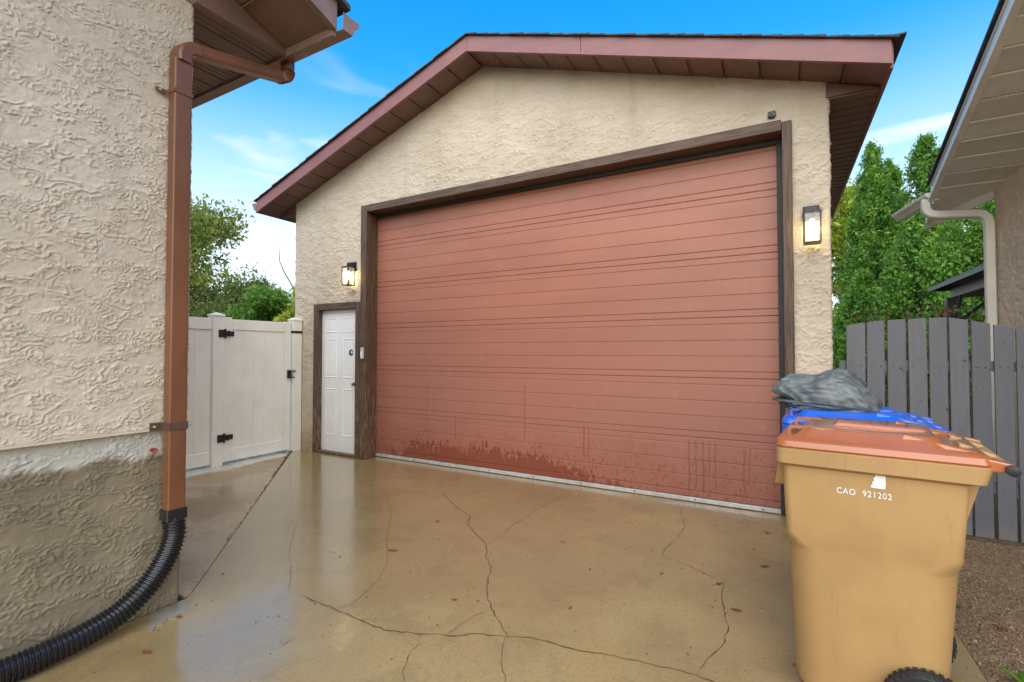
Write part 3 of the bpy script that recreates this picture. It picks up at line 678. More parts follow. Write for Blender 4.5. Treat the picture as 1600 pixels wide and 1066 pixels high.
m = MB(); m.box(-4.60, CY - 0.028, 1.255, -4.555, CY - 0.001, 1.40); kp = m.build('keypad', M['keypad'], bevel=0.008); tag(kp, 'pale grey keypad on the brown door post', 'keypad')
m = MB(); m.box(-4.592, CY - 0.031, 1.27, -4.563, CY - 0.0275, 1.35); m.build('keypad_cover', M['white_metal'], kp, bevel=0.002)

# ================================================================== LEFT HOUSE
HX, HY = -2.84, 1.44
Hs = thing('house', (-4.5, 0, 0), 'cream stucco house wall with grey parged foundation at the left edge', 'house')
relief('stucco_wall', M['stucco_house'], Hs, [(HX, -0.75), (HX, HY), (HX - 1.2, HY)], 0.945, 3.62, 0.0040, 21, None, 0.62, 1.05, tilt=0.12)
relief('foundation_wall', M['parging'], Hs, [(HX - 0.022, -0.75), (HX - 0.022, HY - 0.02), (HX - 1.2, HY - 0.02)], -0.05, 0.95, 0.0046, 22, None, 0.6, 1.15, tilt=0.06)
m = MB(); m.box(HX - 0.03, -0.78, 0.934, HX + 0.013, HY + 0.012, 0.944); m.box(HX - 1.2, HY - 0.03, 0.934, HX - 0.031, HY + 0.013, 0.944); m.build('drip_flashing', M['stucco_house'], Hs)
m = MB(); m.box(HX - 6, -6, -0.1, HX - 0.004, -0.752, 3.6); m.box(HX - 6, -0.75, -0.1, HX - 0.08, HY - 0.06, 3.6); m.build('inner_wall', M['stucco_house'], Hs)
# rear eave: level boxed soffit left of the gable wall, sloping rake soffit right of it
RY = 1.98; RX = -2.33; ZEV = 3.285; HS = 0.33
for k in range(30):
    x1 = HX + 0.005 - k * 0.155; x0 = x1 - 0.148
    m = MB(); m.box(x0, HY - 0.05, ZEV, x1, RY - 0.012, ZEV + 0.01); m.box(x0 - 0.005, HY - 0.05, ZEV - 0.006, x0 + 0.004, RY - 0.012, ZEV + 0.012)
    if k % 3 != 1:
        m.box(x0 + 0.048, HY - 0.05, ZEV - 0.003, x0 + 0.053, RY - 0.012, ZEV + 0.001); m.box(x0 + 0.096, HY - 0.05, ZEV - 0.003, x0 + 0.101, RY - 0.012, ZEV + 0.001)
    m.build('eave_soffit_panel', M['vent_house' if k % 3 == 1 else 'soffit_house'], Hs)
def zr(y): return ZEV + 0.028 + HS * (RY - y)
m = MB(); m.prism([(HX + 0.012, RY - 0.014, ZEV - 0.012), (HX + 0.012, -0.8, ZEV + 0.0), (HX + 0.012, -0.8, zr(-0.8)), (HX + 0.012, RY - 0.014, zr(RY))], (0.05, 0, 0)); 
m = MB(); m.prism([(HX + 0.006, RY - 0.014, ZEV - 0.010), (HX + 0.006, HY - 0.02, ZEV - 0.010), (HX + 0.006, HY - 0.02, zr(HY)), (HX + 0.006, RY - 0.014, zr(RY))], (0.045, 0, 0)); m.build('eave_closer', M['soffit_house'], Hs)
y = RY - 0.014; k = 0
while y > -1.0:
    y2 = y - 0.30; m = MB()
    m.hexa([(HX - 0.02, y, zr(y)), (RX - 0.014, y, zr(y)), (RX - 0.014, y2 + 0.008, zr(y2)), (HX - 0.02, y2 + 0.008, zr(y2))], [(HX - 0.02, y, zr(y) + 0.01), (RX - 0.014, y, zr(y) + 0.01), (RX - 0.014, y2 + 0.008, zr(y2) + 0.01), (HX - 0.02, y2 + 0.008, zr(y2) + 0.01)])
    m.hexa([(HX - 0.02, y2 + 0.02, zr(y2) - 0.01), (RX - 0.014, y2 + 0.02, zr(y2) - 0.01), (RX - 0.014, y2 + 0.009, zr(y2) - 0.01), (HX - 0.02, y2 + 0.009, zr(y2) - 0.01)], [(HX - 0.02, y2 + 0.02, zr(y2) + 0.003), (RX - 0.014, y2 + 0.02, zr(y2) + 0.003), (RX - 0.014, y2 + 0.009, zr(y2) + 0.003), (HX - 0.02, y2 + 0.009, zr(y2) + 0.003)])
    m.build('rake_soffit_panel', M['soffit_house'], Hs); y = y2; k += 1
def yline(x0, x1, ya, yb, lo, hi, name, mat):
    m = MB(); m.hexa([(x0, ya, zr(ya) + lo), (x1, ya, zr(ya) + lo), (x1, yb, zr(yb) + lo), (x0, yb, zr(yb) + lo)], [(x0, ya, zr(ya) + hi), (x1, ya, zr(ya) + hi), (x1, yb, zr(yb) + hi), (x0, yb, zr(yb) + hi)]); return m.build(name, mat, Hs, bevel=0.003)
yline(RX - 0.012, RX + 0.012, RY + 0.0, -1.5, -0.02, 0.15, 'rake_fascia', M['gutter_house'])
yline(RX - 0.03, RX - 0.013, RY - 0.02, -1.5, -0.022, -0.004, 'soffit_trim', M['gutter_house'])
yline(HX - 6, RX + 0.05, RY + 0.07, -1.5, 0.152, 0.185, 'roof_shingles', M['shingle'])
m = MB(); m.box(HX - 6, RY - 0.012, ZEV - 0.018, RX - 0.013, RY + 0.012, ZEV + 0.17); m.build('eave_fascia', M['gutter_house'], Hs)
gq = [(0, 0), (0.075, 0), (0.09, 0.045), (0.125, 0.075), (0.125, 0.105), (0.115, 0.105), (0.115, 0.08), (0.082, 0.05), (0.07, 0.008), (0, 0.008)]
m = MB(); m.prism([(HX - 6, RY + 0.014 + a, ZEV + 0.01 + b) for a, b in gq], (6 + RX - HX + 0.045, 0, 0)); tr = m.build('eaves_trough', M['gutter_house'], Hs)
m = MB(); m.prism([(RX + 0.046, RY + 0.014 + a, ZEV + 0.01 + b) for a, b in gq[:5] + [(0, 0.105)]], (0.003, 0, 0)); m.build('end_cap', M['gutter_house'], tr)

# ---- downspout with elbows and straps
D = thing('downspout', (HX + 0.04, 1.36, 0.5), 'copper brown square downspout on the cream house wall, elbow under the eave', 'downspout')
hw, hd = 0.043, 0.033      # half width along the wall, half depth
PX, PYc = HX + 0.058, 1.345
prof = [(-hw, -hd), (-hw + .012, -hd), (hw - .012, -hd), (hw, -hd), (hw, hd), (-hw, hd)]
m = MB(); m.box(PX - hd, PYc - hw, 0.50, PX + hd, PYc + hw, 2.90); m.build('pipe', M['pipe_brown'], D, bevel=0.009, bseg=3)
def rect_path(path, wid, dep, side):   # rectangular tube swept in a vertical plane; side = horizontal vector across
    rings = []; path = [Vector(p) for p in path]; side = Vector(side)
    for k, p in enumerate(path):
        t = (path[min(k + 1, len(path) - 1)] - path[max(k - 1, 0)]).normalized(); b = t.cross(side).normalized()
        wk = wid[k] if isinstance(wid, list) else wid; dk = dep[k] if isinstance(dep, list) else dep
        rings.append([p + side * wk * u + b * dk * v for u, v in ((-1, -.7), (-.8, -1), (.8, -1), (1, -.7), (1, .7), (.8, 1), (-.8, 1), (-1, .7))])
    m = MB(); m.loft(rings); return m
# top elbow leads to the outlet below the trough
o0 = Vector((PX, PYc, 2.90)); o1 = Vector((-2.875, RY + 0.055, 3.165)); hdir = Vector((o1.x - o0.x, o1.y - o0.y, 0)).normalized(); side = Vector((hdir.y, -hdir.x, 0))
pth = [o0 - Vector((0, 0, 0.01)), o0 + Vector((0, 0, 0.03)), o0 + Vector((0, 0, 0.06)) + hdir * 0.012, o0 + Vector((0, 0, 0.083)) + hdir * 0.04, o0 + Vector((0, 0, 0.092)) + hdir * 0.08]
rect_path(pth, hw + 0.002, hd + 0.002, side).build('top_elbow', M['pipe_brown'], D, smooth=True)
a_ = pth[-1] - hdir * 0.01; b_ = o1 - hdir * 0.05
rect_path([a_, a_.lerp(b_, .5), b_], hw * 0.86, hd, side).build('offset_pipe', M['pipe_brown'], D, smooth=True)
pe, wd, dp = [], [], []
n_ = 22
for k in range(n_ + 1):
    ang = R(90 * k / n_); rr = 0.062
    pe.append(b_ + hdir * (rr * math.sin(ang)) + Vector((0, 0, rr * (1 - math.cos(ang)) + 0.012 * k / n_))); s_ = 1.0 + (0.10 if k % 2 else -0.06); wd.append(hw * 0.86 * s_); dp.append(hd * 1.0 * s_)
pe += [pe[-1] + Vector((0, 0, 0.012)), pe[-1] + Vector((0, 0, max(0.03, ZEV + 0.02 - pe[-1].z)))]; wd += [hw * .84] * 2; dp += [hd * .96] * 2
rect_path(pe, wd, dp, side).build('crimped_elbow', M['pipe_brown'], D, smooth=False)
for zz, nm in ((2.72, 'thin'), (0.955, 'wide')):
    hgt = 0.012 if nm == 'thin' else 0.021
    m = MB(); e = 0.004
    m.box(PX + hd - .001, PYc - hw - e, zz - hgt, PX + hd + e, PYc + hw + e, zz + hgt); m.box(HX + 0.016, PYc - hw - e, zz - hgt, PX + hd + e - .001, PYc - hw - .0005, zz + hgt); m.box(HX + 0.016, PYc + hw + .0005, zz - hgt, PX + hd + e - .001, PYc + hw + e, zz + hgt)
    m.box(HX + 0.012, PYc - hw - 0.055, zz - hgt, HX + 0.017, PYc - hw - e, zz + hgt)
    if nm == 'wide': m.box(HX + 0.012, PYc + hw + e, zz - hgt, HX + 0.017, PYc + hw + 0.03, zz + hgt)
    sp = m.build('strap', M['strap' if nm == 'wide' else 'pipe_brown'], D, bevel=0.002)
    m = MB(); m.tube([(HX + 0.016, PYc - hw - 0.035, zz), (HX + 0.024, PYc - hw - 0.035, zz)], 0.006, 8); m.build('screw', M['alu'], sp)
# ---- corrugated drain hose
K = thing('drain_hose', (HX + 0.06, 1.35, 0), 'black corrugated drain hose curving from the downspout along the wall base', 'hose')
m = MB(); m.loft([rrect(PX - hd - .008, PX + hd + .008, PYc - hw - .008, PYc + hw + .008, 0.01, 0.47), rrect(PX - hd - .008, PX + hd + .008, PYc - hw - .008, PYc + hw + .008, 0.01, 0.525)]); m.build('adapter', M['black_plastic'], K, smooth=True)
ctrl = [Vector((PX, PYc, 0.485)), Vector((PX + .004, PYc + .005, 0.43)), Vector((PX + .012, 1.342, 0.37)), Vector((PX + .022, 1.30, 0.28)), Vector((PX + .035, 1.22, 0.185)), Vector((PX + .045, 1.10, 0.108)), Vector((PX + .05, 0.96, 0.072)), Vector((PX + .05, 0.80, 0.058)), Vector((PX + .05, 0.62, 0.056)), Vector((PX + .055, 0.40, 0.056)), Vector((PX + .06, 0.1, 0.056)), Vector((PX + .06, -0.4, 0.056))]
def catmull(P, n):
    out = []
    for i in range(len(P) - 1):
        p0, p1, p2, p3 = P[max(i - 1, 0)], P[i], P[i + 1], P[min(i + 2, len(P) - 1)]
        for k in range(n):
            t = k / n; out.append(0.5 * ((2 * p1) + (p2 - p0) * t + (2 * p0 - 5 * p1 + 4 * p2 - p3) * t * t + (3 * p1 - p0 - 3 * p2 + p3) * t ** 3))
    out.append(P[-1]); return out
def resample(P, step):
    out = [P[0]]; acc = 0
    for a, b in zip(P, P[1:]):
        L = (b - a).length; t = step - acc
        while t <= L: out.append(a.lerp(b, t / L)); t += step
        acc = (acc + L) % step
    return out
hp = resample(catmull(ctrl, 40), 0.0045)
rad = [0.0545 if (k % 4) in (0, 1) else 0.0455 for k in range(len(hp))]; rad[0] = rad[1] = 0.044
m = MB(); m.tube(hp, rad, 24); m.build('corrugated_tube', M['black_plastic'], K, smooth=True)
# red leaf caught behind the pipe
def leaf(name, loc, size, rot, mat, label, asp=0.45, parent=None, curl=0.25):
    m = MB(); n = 6; L, Rr, Cc = [], [], []
    for k in range(n + 1):
        t = k / n; wd_ = asp * size * 0.5 * math.sin(math.pi * min(1, t * 0.96 + 0.02)) ** 0.8; zc = curl * size * (t - 0.5) ** 2
        L.append((t * size - size / 2, wd_, zc + 0.12 * wd_)); Rr.append((t * size - size / 2, -wd_, zc + 0.12 * wd_)); Cc.append((t * size - size / 2, 0, zc))
    for k in range(n): m.quad(L[k], Cc[k], Cc[k + 1], L[k + 1]); m.quad(Cc[k], Rr[k], Rr[k + 1], Cc[k + 1])
    me = m.mesh(name); o = obj(name, me, mat); sm = o.modifiers.new('thick', 'SOLIDIFY'); sm.thickness = 0.0012
    o.location = loc; o.rotation_euler = rot; return tag(o, label, 'leaf')
leaf('red_leaf', (HX + 0.018, 1.268, 0.835), 0.042, (R(70), R(10), R(80)), M['redleaf'], 'bright red leaf stuck beside the brown downspout', 0.6)

# ================================================================== WHITE VINYL FENCE AND GATE
VX = -5.84
F = thing('vinyl_fence', (VX, 2.4, 0), 'white vinyl fence panel running from the hinge post behind the house', 'fence')
def vbox(name, parent, x0, y0, z0, x1, y1, z1, mat='vinyl', bev=0.004):
    m = MB(); m.box(x0, y0, z0, x1, y1, z1); return m.build(name, M[mat], parent, bevel=bev)
def post(parent, x0, x1, y0, y1, zt):
    p = vbox('post', parent, x0, y0, -0.02, x1, y1, zt)
    m = MB(); e = 0.008; m.box(x0 - e, y0 - e, zt, x1 + e, y1 + e, zt + 0.02); cx, cy = (x0 + x1) / 2, (y0 + y1) / 2
    m.loft([[(x0 - e, y0 - e, zt + .02), (x1 + e, y0 - e, zt + .02), (x1 + e, y1 + e, zt + .02), (x0 - e, y1 + e, zt + .02)], [(cx - .01, cy - .01, zt + .045), (cx + .01, cy - .01, zt + .045), (cx + .01, cy + .01, zt + .045), (cx - .01, cy + .01, zt + .045)]])
    m.build('post_cap', M['vinyl'], p, bevel=0.003)
post(F, VX - 0.09, VX + 0.035, 3.205, 3.33, 1.77)
vbox('top_rail', F, VX - 0.05, 0.2, 1.61, VX + 0.0, 3.203, 1.745); vbox('bottom_rail', F, VX - 0.05, 0.2, 0.02, VX + 0.0, 3.203, 0.17)
yy = 3.203
while yy > 0.3:
    vbox('board', F, VX - 0.038, yy - 0.1772, 0.17, VX - 0.014, yy - 0.0008, 1.61, bev=0.0005); yy -= 0.178
T = thing('gate', (VX, 3.8, 0), 'white vinyl gate with black hinges and latch beside the garage', 'gate')
vbox('stile', T, VX - 0.045, 3.345, 0.02, VX + 0.005, 3.44, 1.765); vbox('stile', T, VX - 0.045, 4.165, 0.02, VX + 0.005, 4.25, 1.755)
vbox('top_rail', T, VX - 0.04, 3.442, 1.615, VX + 0.0, 4.163, 1.745); vbox('bottom_rail', T, VX - 0.04, 3.442, 0.02, VX + 0.0, 4.163, 0.165)
for k in range(5): vbox('board', T, VX - 0.034, 3.442 + k * 0.1442 + 0.0004, 0.165, VX - 0.012, 3.442 + (k + 1) * 0.1442 - 0.0004, 1.615, bev=0.0005)
for zz in (1.565, 0.315):
    h = vbox('hinge', T, VX + 0.036, 3.26, zz - 0.045, VX + 0.046, 3.325, zz + 0.045, 'black_metal', 0.003)
    vbox('hinge_leaf', h, VX + 0.006, 3.36, zz - 0.03, VX + 0.02, 3.46, zz + 0.03, 'black_metal', 0.003)
    m = MB(); m.tube([(VX + 0.035, 3.342, zz - 0.055), (VX + 0.035, 3.342, zz + 0.055)], 0.014, 12); m.build('hinge_pin', M['black_metal'], h)
    m = MB()
    for dz in (-0.025, 0.025): m.tube([(VX + 0.02, 3.385, zz + dz), (VX + 0.045, 3.385, zz + dz)], 0.011, 10)
    m.build('hinge_knuckle', M['black_metal'], h)
lt = vbox('latch', T, VX + 0.006, 4.19, 0.99, VX + 0.035, 4.245, 1.10, 'black_metal', 0.006)
m = MB(); m.tube([(VX + 0.03, 4.20, 1.085), (VX + 0.06, 4.235, 1.085), (VX + 0.062, 4.285, 1.085)], 0.009, 10); m.tube([(VX + 0.03, 4.215, 1.0), (VX + 0.06, 4.215, 1.0), (VX + 0.075, 4.26, 1.0)], 0.009, 10); m.build('latch_handle', M['black_metal'], lt)
LP = thing('latch_post', (VX, 4.33, 0), 'white vinyl gate post against the garage corner with a black strap', 'post')
post(LP, VX - 0.075, VX + 0.05, 4.262, 4.387, 1.775)
vbox('post_strap', LP, VX - 0.078, 4.258, 1.60, VX + 0.055, 4.389, 1.635, 'black_metal', 0.002)

# ================================================================== GREY BOARD FENCE
B = thing('board_fence', (1.1, 4.7, 0), 'grey painted board fence with arched top beside the garage', 'fence')
tops = [(0.476, 0.606, 1.557, 1.58), (0.612, 0.732, 1.580, 1.592), (0.742, 0.861, 1.590, 1.598), (0.869, 0.984, 1.595, 1.602), (0.991, 1.101, 1.600, 1.602), (1.109, 1.220, 1.600, 1.578), (1.231, 1.340, 1.575, 1.548), (1.352, 1.457, 1.540, 1.512), (1.467, 1.575, 1.505, 1.478), (1.586, 1.70, 1.470, 1.44), (1.712, 1.83, 1.43, 1.40), (1.842, 1.96, 1.39, 1.37), (1.972, 2.09, 1.36, 1.35), (2.10, 2.15, 1.345, 1.34)]
rb = random.Random(4)
for k, (xa, xb, za, zb) in enumerate(tops):
    xa += 0.001; xb -= 0.003 + rb.uniform(0, 0.004); m = MB(); y0 = 4.70 + rb.uniform(-0.003, 0.003); lean = rb.uniform(-0.004, 0.004) - (0.012 if k < 3 else 0)
    m.hexa([(xa + lean, y0, 0.0), (xb + lean, y0, 0.0), (xb + lean, y0 + 0.02, 0.0), (xa + lean, y0 + 0.02, 0.0)], [(xa, y0, za), (xb, y0, zb), (xb, y0 + 0.02, zb), (xa, y0 + 0.02, za)]); bo = m.build('board', M['board'], B, bevel=0.003)
    for nz in (0.355, 1.235):
        for nx in (xa + 0.028, xb - 0.028):
            m = MB(); m.tube([(nx, y0 + 0.001, nz + rb.uniform(-.01, .01)), (nx, y0 - 0.0015, nz)], 0.0042, 8); m.build('nail', M['strap'], bo)
for z in (0.32, 1.20): m = MB(); m.box(0.43, 4.726, z, 2.14, 4.764, z + 0.075); m.build('rail', M['board'], B)
m = MB(); m.box(0.735, 4.66, -0.03, 2.14, 4.70, 0.008); m.build('bottom_plank', M['bark'], B)

# ================================================================== NEIGHBOUR HOUSE
Nh = thing('neighbour_house', (2.6, 5, 0), 'pinkish stucco neighbouring house with cream soffit and white roof trim', 'house')
E0 = Vector((1.404, 6.467, 2.928)); ns = 0.2
def zs_(y): return E0.z + ns * (E0.y - y)
rk = Vector((1.27 - 1.404, 3.92 - 6.467, 0)) / 2.547
def rkp(t): p = E0 + rk * t; return (p.x, p.y)
W0 = (1.86, 6.39); wdir = Vector((1.94 - 1.86, 5.96 - 6.39)).normalized(); W1 = (W0[0] + wdir.x * 6.0, W0[1] + wdir.y * 6.0)
relief('stucco_wall', M['stucco_neigh'], Nh, [(W1[0], W1[1]), W0, (W0[0] + 0.8, W0[1] + 0.15)], -0.1, 4.3, 0.014, 31, None, 1.0, 0.55)
t_ = 0.0; k = 0
while t_ < 5.2:
    ya = E0.y - t_ ; yb = ya - 0.27
    xa = E0.x + rk.x * (t_ / 1.0); xb = E0.x + rk.x * (t_ + 0.27)
    if t_ == 0: pass
    m = MB(); e = 0.008
    m.hexa([(xa + .012, ya, zs_(ya)), (3.3, ya, zs_(ya)), (3.3, yb + e, zs_(yb + e)), (xb + .012, yb + e, zs_(yb + e))], [(xa + .012, ya, zs_(ya) + .01), (3.3, ya, zs_(ya) + .01), (3.3, yb + e, zs_(yb + e) + .01), (xb + .012, yb + e, zs_(yb + e) + .01)])
    m.hexa([(xb + .012, yb + 0.03, zs_(yb + .03) - .010), (3.3, yb + 0.03, zs_(yb + .03) - .010), (3.3, yb + e, zs_(yb + e) - .010), (xb + .012, yb + e, zs_(yb + e) - .010)], [(xb + .012, yb + 0.034, zs_(yb + .03) + .002), (3.3, yb + 0.034, zs_(yb + .03) + .002), (3.3, yb + e, zs_(yb + e) + .002), (xb + .012, yb + e, zs_(yb + e) + .002)])
    m.build('soffit_panel', M['vent_neigh' if k % 2 else 'soffit_neigh'], Nh); t_ += 0.27; k += 1
# far triangular soffit end and its white board
m = MB(); m.hexa([(E0.x + .01, E0.y + .003, zs_(E0.y)), (1.47, 7.0, zs_(7.0)), (1.87, 6.40, zs_(6.40) ), (2.0, E0.y + .003, zs_(E0.y))], [(E0.x + .01, E0.y + .003, zs_(E0.y) + .01), (1.47, 7.0, zs_(7.0) + .01), (1.87, 6.42, zs_(6.42) + .01), (2.0, E0.y + .003, zs_(E0.y) + .01)])
m.build('soffit_panel', M['soffit_neigh'], Nh)
def board3(name, a, b, drop, up_, th, mat):
    a, b = Vector(a), Vector(b); d = (b - a); n = Vector((-d.y, d.x, 0)).normalized() * th; m = MB()
    q = lambda p, z, o: (p.x + o.x, p.y + o.y, p.z + z); z0 = Vector((0, 0, 0))
    m.hexa([q(a, -drop, z0), q(b, -drop, z0), q(b, -drop, n), q(a, -drop, n)], [q(a, up_, z0), q(b, up_, z0), q(b, up_, n), q(a, up_, n)]); return m.build(name, mat, Nh, bevel=0.003)
board3('eave_board', (1.465, 7.0, zs_(7.0)), (1.868, 6.40, zs_(6.40)), 0.085, 0.06, 0.025, M['cream_metal'])
pe_ = rkp(5.4); board3('rake_fascia', (E0.x, E0.y, E0.z), (pe_[0], pe_[1], zs_(pe_[1])), 0.012, 0.135, 0.02, M['white_metal'])
board3('soffit_trim', (E0.x + .026, E0.y, E0.z), (pe_[0] + .026, pe_[1], zs_(pe_[1])), 0.014, 0.0, -0.05, M['soffit_neigh'])
board3('drip_edge', (E0.x - .012, E0.y, E0.z), (pe_[0] - .012, pe_[1], zs_(pe_[1])), -0.137, 0.15, 0.03, M['cream_metal'])
m = MB(); a, b = E0, Vector((pe_[0], pe_[1], zs_(pe_[1])))
m.hexa([(a.x - .032, a.y + .05, a.z + .152), (b.x - .032, b.y, b.z + .152), (4.6, b.y, b.z + .9), (4.6, a.y + .05, a.z + .9)], [(a.x - .032, a.y + .05, a.z + .175), (b.x - .032, b.y, b.z + .175), (4.6, b.y, b.z + .935), (4.6, a.y + .05, a.z + .935)]); m.build('roof_shingles', M['shingle'], Nh)
# trough running away from the corner
ga = Vector((1.395, 6.45, 2.915)); gb_ = Vector((1.25, 7.26, 2.915)); gd = (gb_ - ga).normalized(); gs = Vector((-gd.y, gd.x, 0)); gs = gs if gs.x < 0 else -gs
kp_ = [(0, 0), (0.06, 0), (0.075, 0.03), (0.115, 0.055), (0.115, 0.085), (0, 0.085)]
m = MB(); m.loft([[ga + gs * (u - .07) + Vector((0, 0, v)) for u, v in kp_], [gb_ + gs * (u - .07) + Vector((0, 0, v)) for u, v in kp_]]); gt2 = m.build('eaves_trough', M['cream_metal'], Nh)
m = MB(); m.loft([[ga - gd * .006 + gs * (u * 1.03 - .071) + Vector((0, 0, v * 1.03 - .001)) for u, v in kp_], [ga - gd * .001 + gs * (u * 1.03 - .071) + Vector((0, 0, v * 1.03 - .001)) for u, v in kp_]]); m.build('end_cap', M['white_metal'], gt2)
board3('eave_fascia', (E0.x + .005, E0.y, E0.z), (1.47, 7.0, zs_(7.0)), 0.04, 0.10, -0.02, M['white_metal'])
Dn = thing('neighbour_downspout', (1.82, 6.3, 0), 'cream downspout on the neighbouring house corner behind the grey fence', 'downspout')
d0 = Vector((1.365, 6.50, 2.915)); d1 = Vector((1.825, 6.36, 2.60))
dn = [d0 + Vector((0, 0, .03)), d0 + Vector((0, 0, -.06)), d0 + Vector((.012, -.004, -.10)), d0 + Vector((.045, -.014, -.135)), d0 + Vector((.10, -.03, -.155))]
dn += [Vector((1.72, 6.40, 2.72)), Vector((1.775, 6.383, 2.70)), Vector((1.806, 6.374, 2.665)), Vector((1.818, 6.37, 2.60)), Vector((1.818, 6.37, 2.3)), Vector((1.818, 6.37, 0.0))]
m = MB(); pr = [(-1, -.75), (-.7, -1), (.7, -1), (1, -.75), (1, .75), (.7, 1), (-.7, 1), (-1, .75)]; m.tube(dn, 0.040, prof=pr); m.build('pipe', M['cream_metal'], Dn, smooth=True)

# ================================================================== CARTS
def cart(loc, rz, lidmat, bodymat, label, name, letters):
    T = thing(name, (0, 0, 0), label, 'waste bin', 'wheeled waste carts by the garage')
    # local frame: x from front (0) to handle, y from the near side (0) across, z up
    Ls = []
    for z, r_, ins in ((0.03, 0.09, 0.028), (0.045, 0.10, 0.008), (0.10, 0.105, 0), (0.30, 0.105, 0), (0.575, 0.105, 0), (0.59, 0.10, 0), (0.625, 0.045, 0), (0.645, 0.028, 0), (0.80, 0.026, 0), (0.935, 0.026, 0)):
        q_ = z / 0.935; Ls.append((z, 0.034 - 0.028 * q_ + ins, 0.486 + 0.062 * q_ - ins, 0.060 - 0.042 * q_ + ins, 0.520 + 0.042 * q_ - ins, r_))
    m = MB(); m.loft([rrect(x0, x1, y0, y1, r, z, 6) for z, x0, x1, y0, y1, r in Ls]); body = m.build('body', bodymat, T, smooth=True)
    m = MB(); m.loft([rrect(0.0, 0.552, 0.012, 0.568, 0.03, 0.905, 6), rrect(-0.014, 0.585, -0.002, 0.582, 0.03, 0.915, 6), rrect(-0.014, 0.60, -0.004, 0.584, 0.03, 0.968, 6), rrect(-0.008, 0.592, 0.002, 0.578, 0.03, 0.974, 6)]); m.build('rim', bodymat, body, smooth=True)
    for yv in (0.10, 0.46):     # ribs under the rim at the back and a front catch
        m = MB(); m.hexa([(0.51, yv, 0.70), (0.525, yv, 0.70), (0.525, yv + .015, 0.70), (0.51, yv + .015, 0.70)], [(0.51, yv, 0.92), (0.585, yv, 0.92), (0.585, yv + .015, 0.92), (0.51, yv + .015, 0.92)]); m.build('rib', bodymat, body)
    m = MB(); m.hexa([(-0.034, 0.13, 0.80), (0.012, 0.13, 0.80), (0.012, 0.45, 0.80), (-0.034, 0.45, 0.80)], [(-0.012, 0.10, 0.915), (0.012, 0.10, 0.915), (0.012, 0.48, 0.915), (-0.012, 0.48, 0.915)])
    m.build('lift_bar_pocket', bodymat, body, bevel=0.006)
    # lid: flange, sloping skirt, raised field
    m = MB()
    m.loft([rrect(-0.010, 0.60, 0.000, 0.580, 0.035, 0.972, 6), rrect(-0.016, 0.60, -0.006, 0.586, 0.035, 0.980, 6), rrect(-0.012, 0.595, -0.002, 0.582, 0.035, 1.000, 6), rrect(0.0, 0.585, 0.010, 0.570, 0.035, 1.008, 6), rrect(0.045, 0.50, 0.045, 0.535, 0.04, 1.012, 6), rrect(0.075, 0.475, 0.075, 0.505, 0.04, 1.040, 6), rrect(0.085, 0.465, 0.085, 0.495, 0.04, 1.044, 6), rrect(0.20, 0.36, 0.18, 0.40, 0.04, 1.040, 6)])
    lid = m.build('lid', lidmat, T, smooth=True)
    m = MB(); m.hexa([(0.16, 0.245, 1.038), (0.47, 0.225, 1.036), (0.47, 0.36, 1.036), (0.16, 0.34, 1.038)], [(0.18, 0.255, 1.056), (0.45, 0.24, 1.052), (0.45, 0.345, 1.052), (0.18, 0.33, 1.056)]); m.build('raised_field', lidmat, lid, bevel=0.008, bseg=3)
    for yv in (0.075, 0.505):   # tapering shoulders at the hinge side
        m = MB(); s_ = 1 if yv < 0.3 else -1
        m.hexa([(0.36, yv - s_ * .02, 1.006), (0.60, yv - s_ * .035, 0.99), (0.60, yv + s_ * .03, 0.99), (0.36, yv + s_ * .07, 1.006)], [(0.38, yv, 1.050), (0.59, yv - s_ * .015, 1.005), (0.59, yv + s_ * .01, 1.005), (0.38, yv + s_ * .05, 1.050)]); m.build('lid_shoulder', lidmat, lid, bevel=0.006)
    for yv in (0.14, 0.44):     # grab loops at the front edge
        m = MB(); m.tube([(0.022, yv, 1.004), (0.022, yv, 1.030), (0.027, yv, 1.038), (0.110, yv, 1.040), (0.122, yv, 1.036), (0.128, yv, 1.02)], 0.007, prof=[(-1.6, -.8), (1.6, -.8), (1.6, .8), (-1.6, .8)]); m.build('grab_loop', lidmat, lid, smooth=True)
    for yv in (0.165, 0.375):   # handle brackets of the body
        m = MB(); m.hexa([(0.535, yv, 0.955), (0.635, yv, 0.955), (0.635, yv + .055, 0.955), (0.535, yv + .055, 0.955)], [(0.535, yv, 1.022), (0.635, yv, 0.988), (0.635, yv + .055, 0.988), (0.535, yv + .055, 1.022)]); m.build('handle_bracket', bodymat, body, bevel=0.008)
    for yv in (0.02, 0.535):
        m = MB(); m.hexa([(0.57, yv - .012, 0.958), (0.648, yv - .012, 0.958), (0.648, yv + .037, 0.958), (0.57, yv + .037, 0.958)], [(0.57, yv - .012, 1.003), (0.648, yv - .012, 0.988), (0.648, yv + .037, 0.988), (0.57, yv + .037, 1.003)]); m.build('hinge_arm', lidmat, lid, bevel=0.006)
    m = MB(); m.tube([(0.632, 0.06, 0.972), (0.632, 0.525, 0.972)], 0.014, 12); m.build('handle_bar', bodymat, body, smooth=True)
    for ya, yb in ((-0.016, 0.004), (0.576, 0.596)):
        m = MB(); m.tube([(0.638, ya, 0.972), (0.638, ya + .003, 0.972), (0.638, yb, 0.972)], [0.010, 0.017, 0.017], 14); m.build('hinge_cap', M['rubber'], lid, smooth=True)
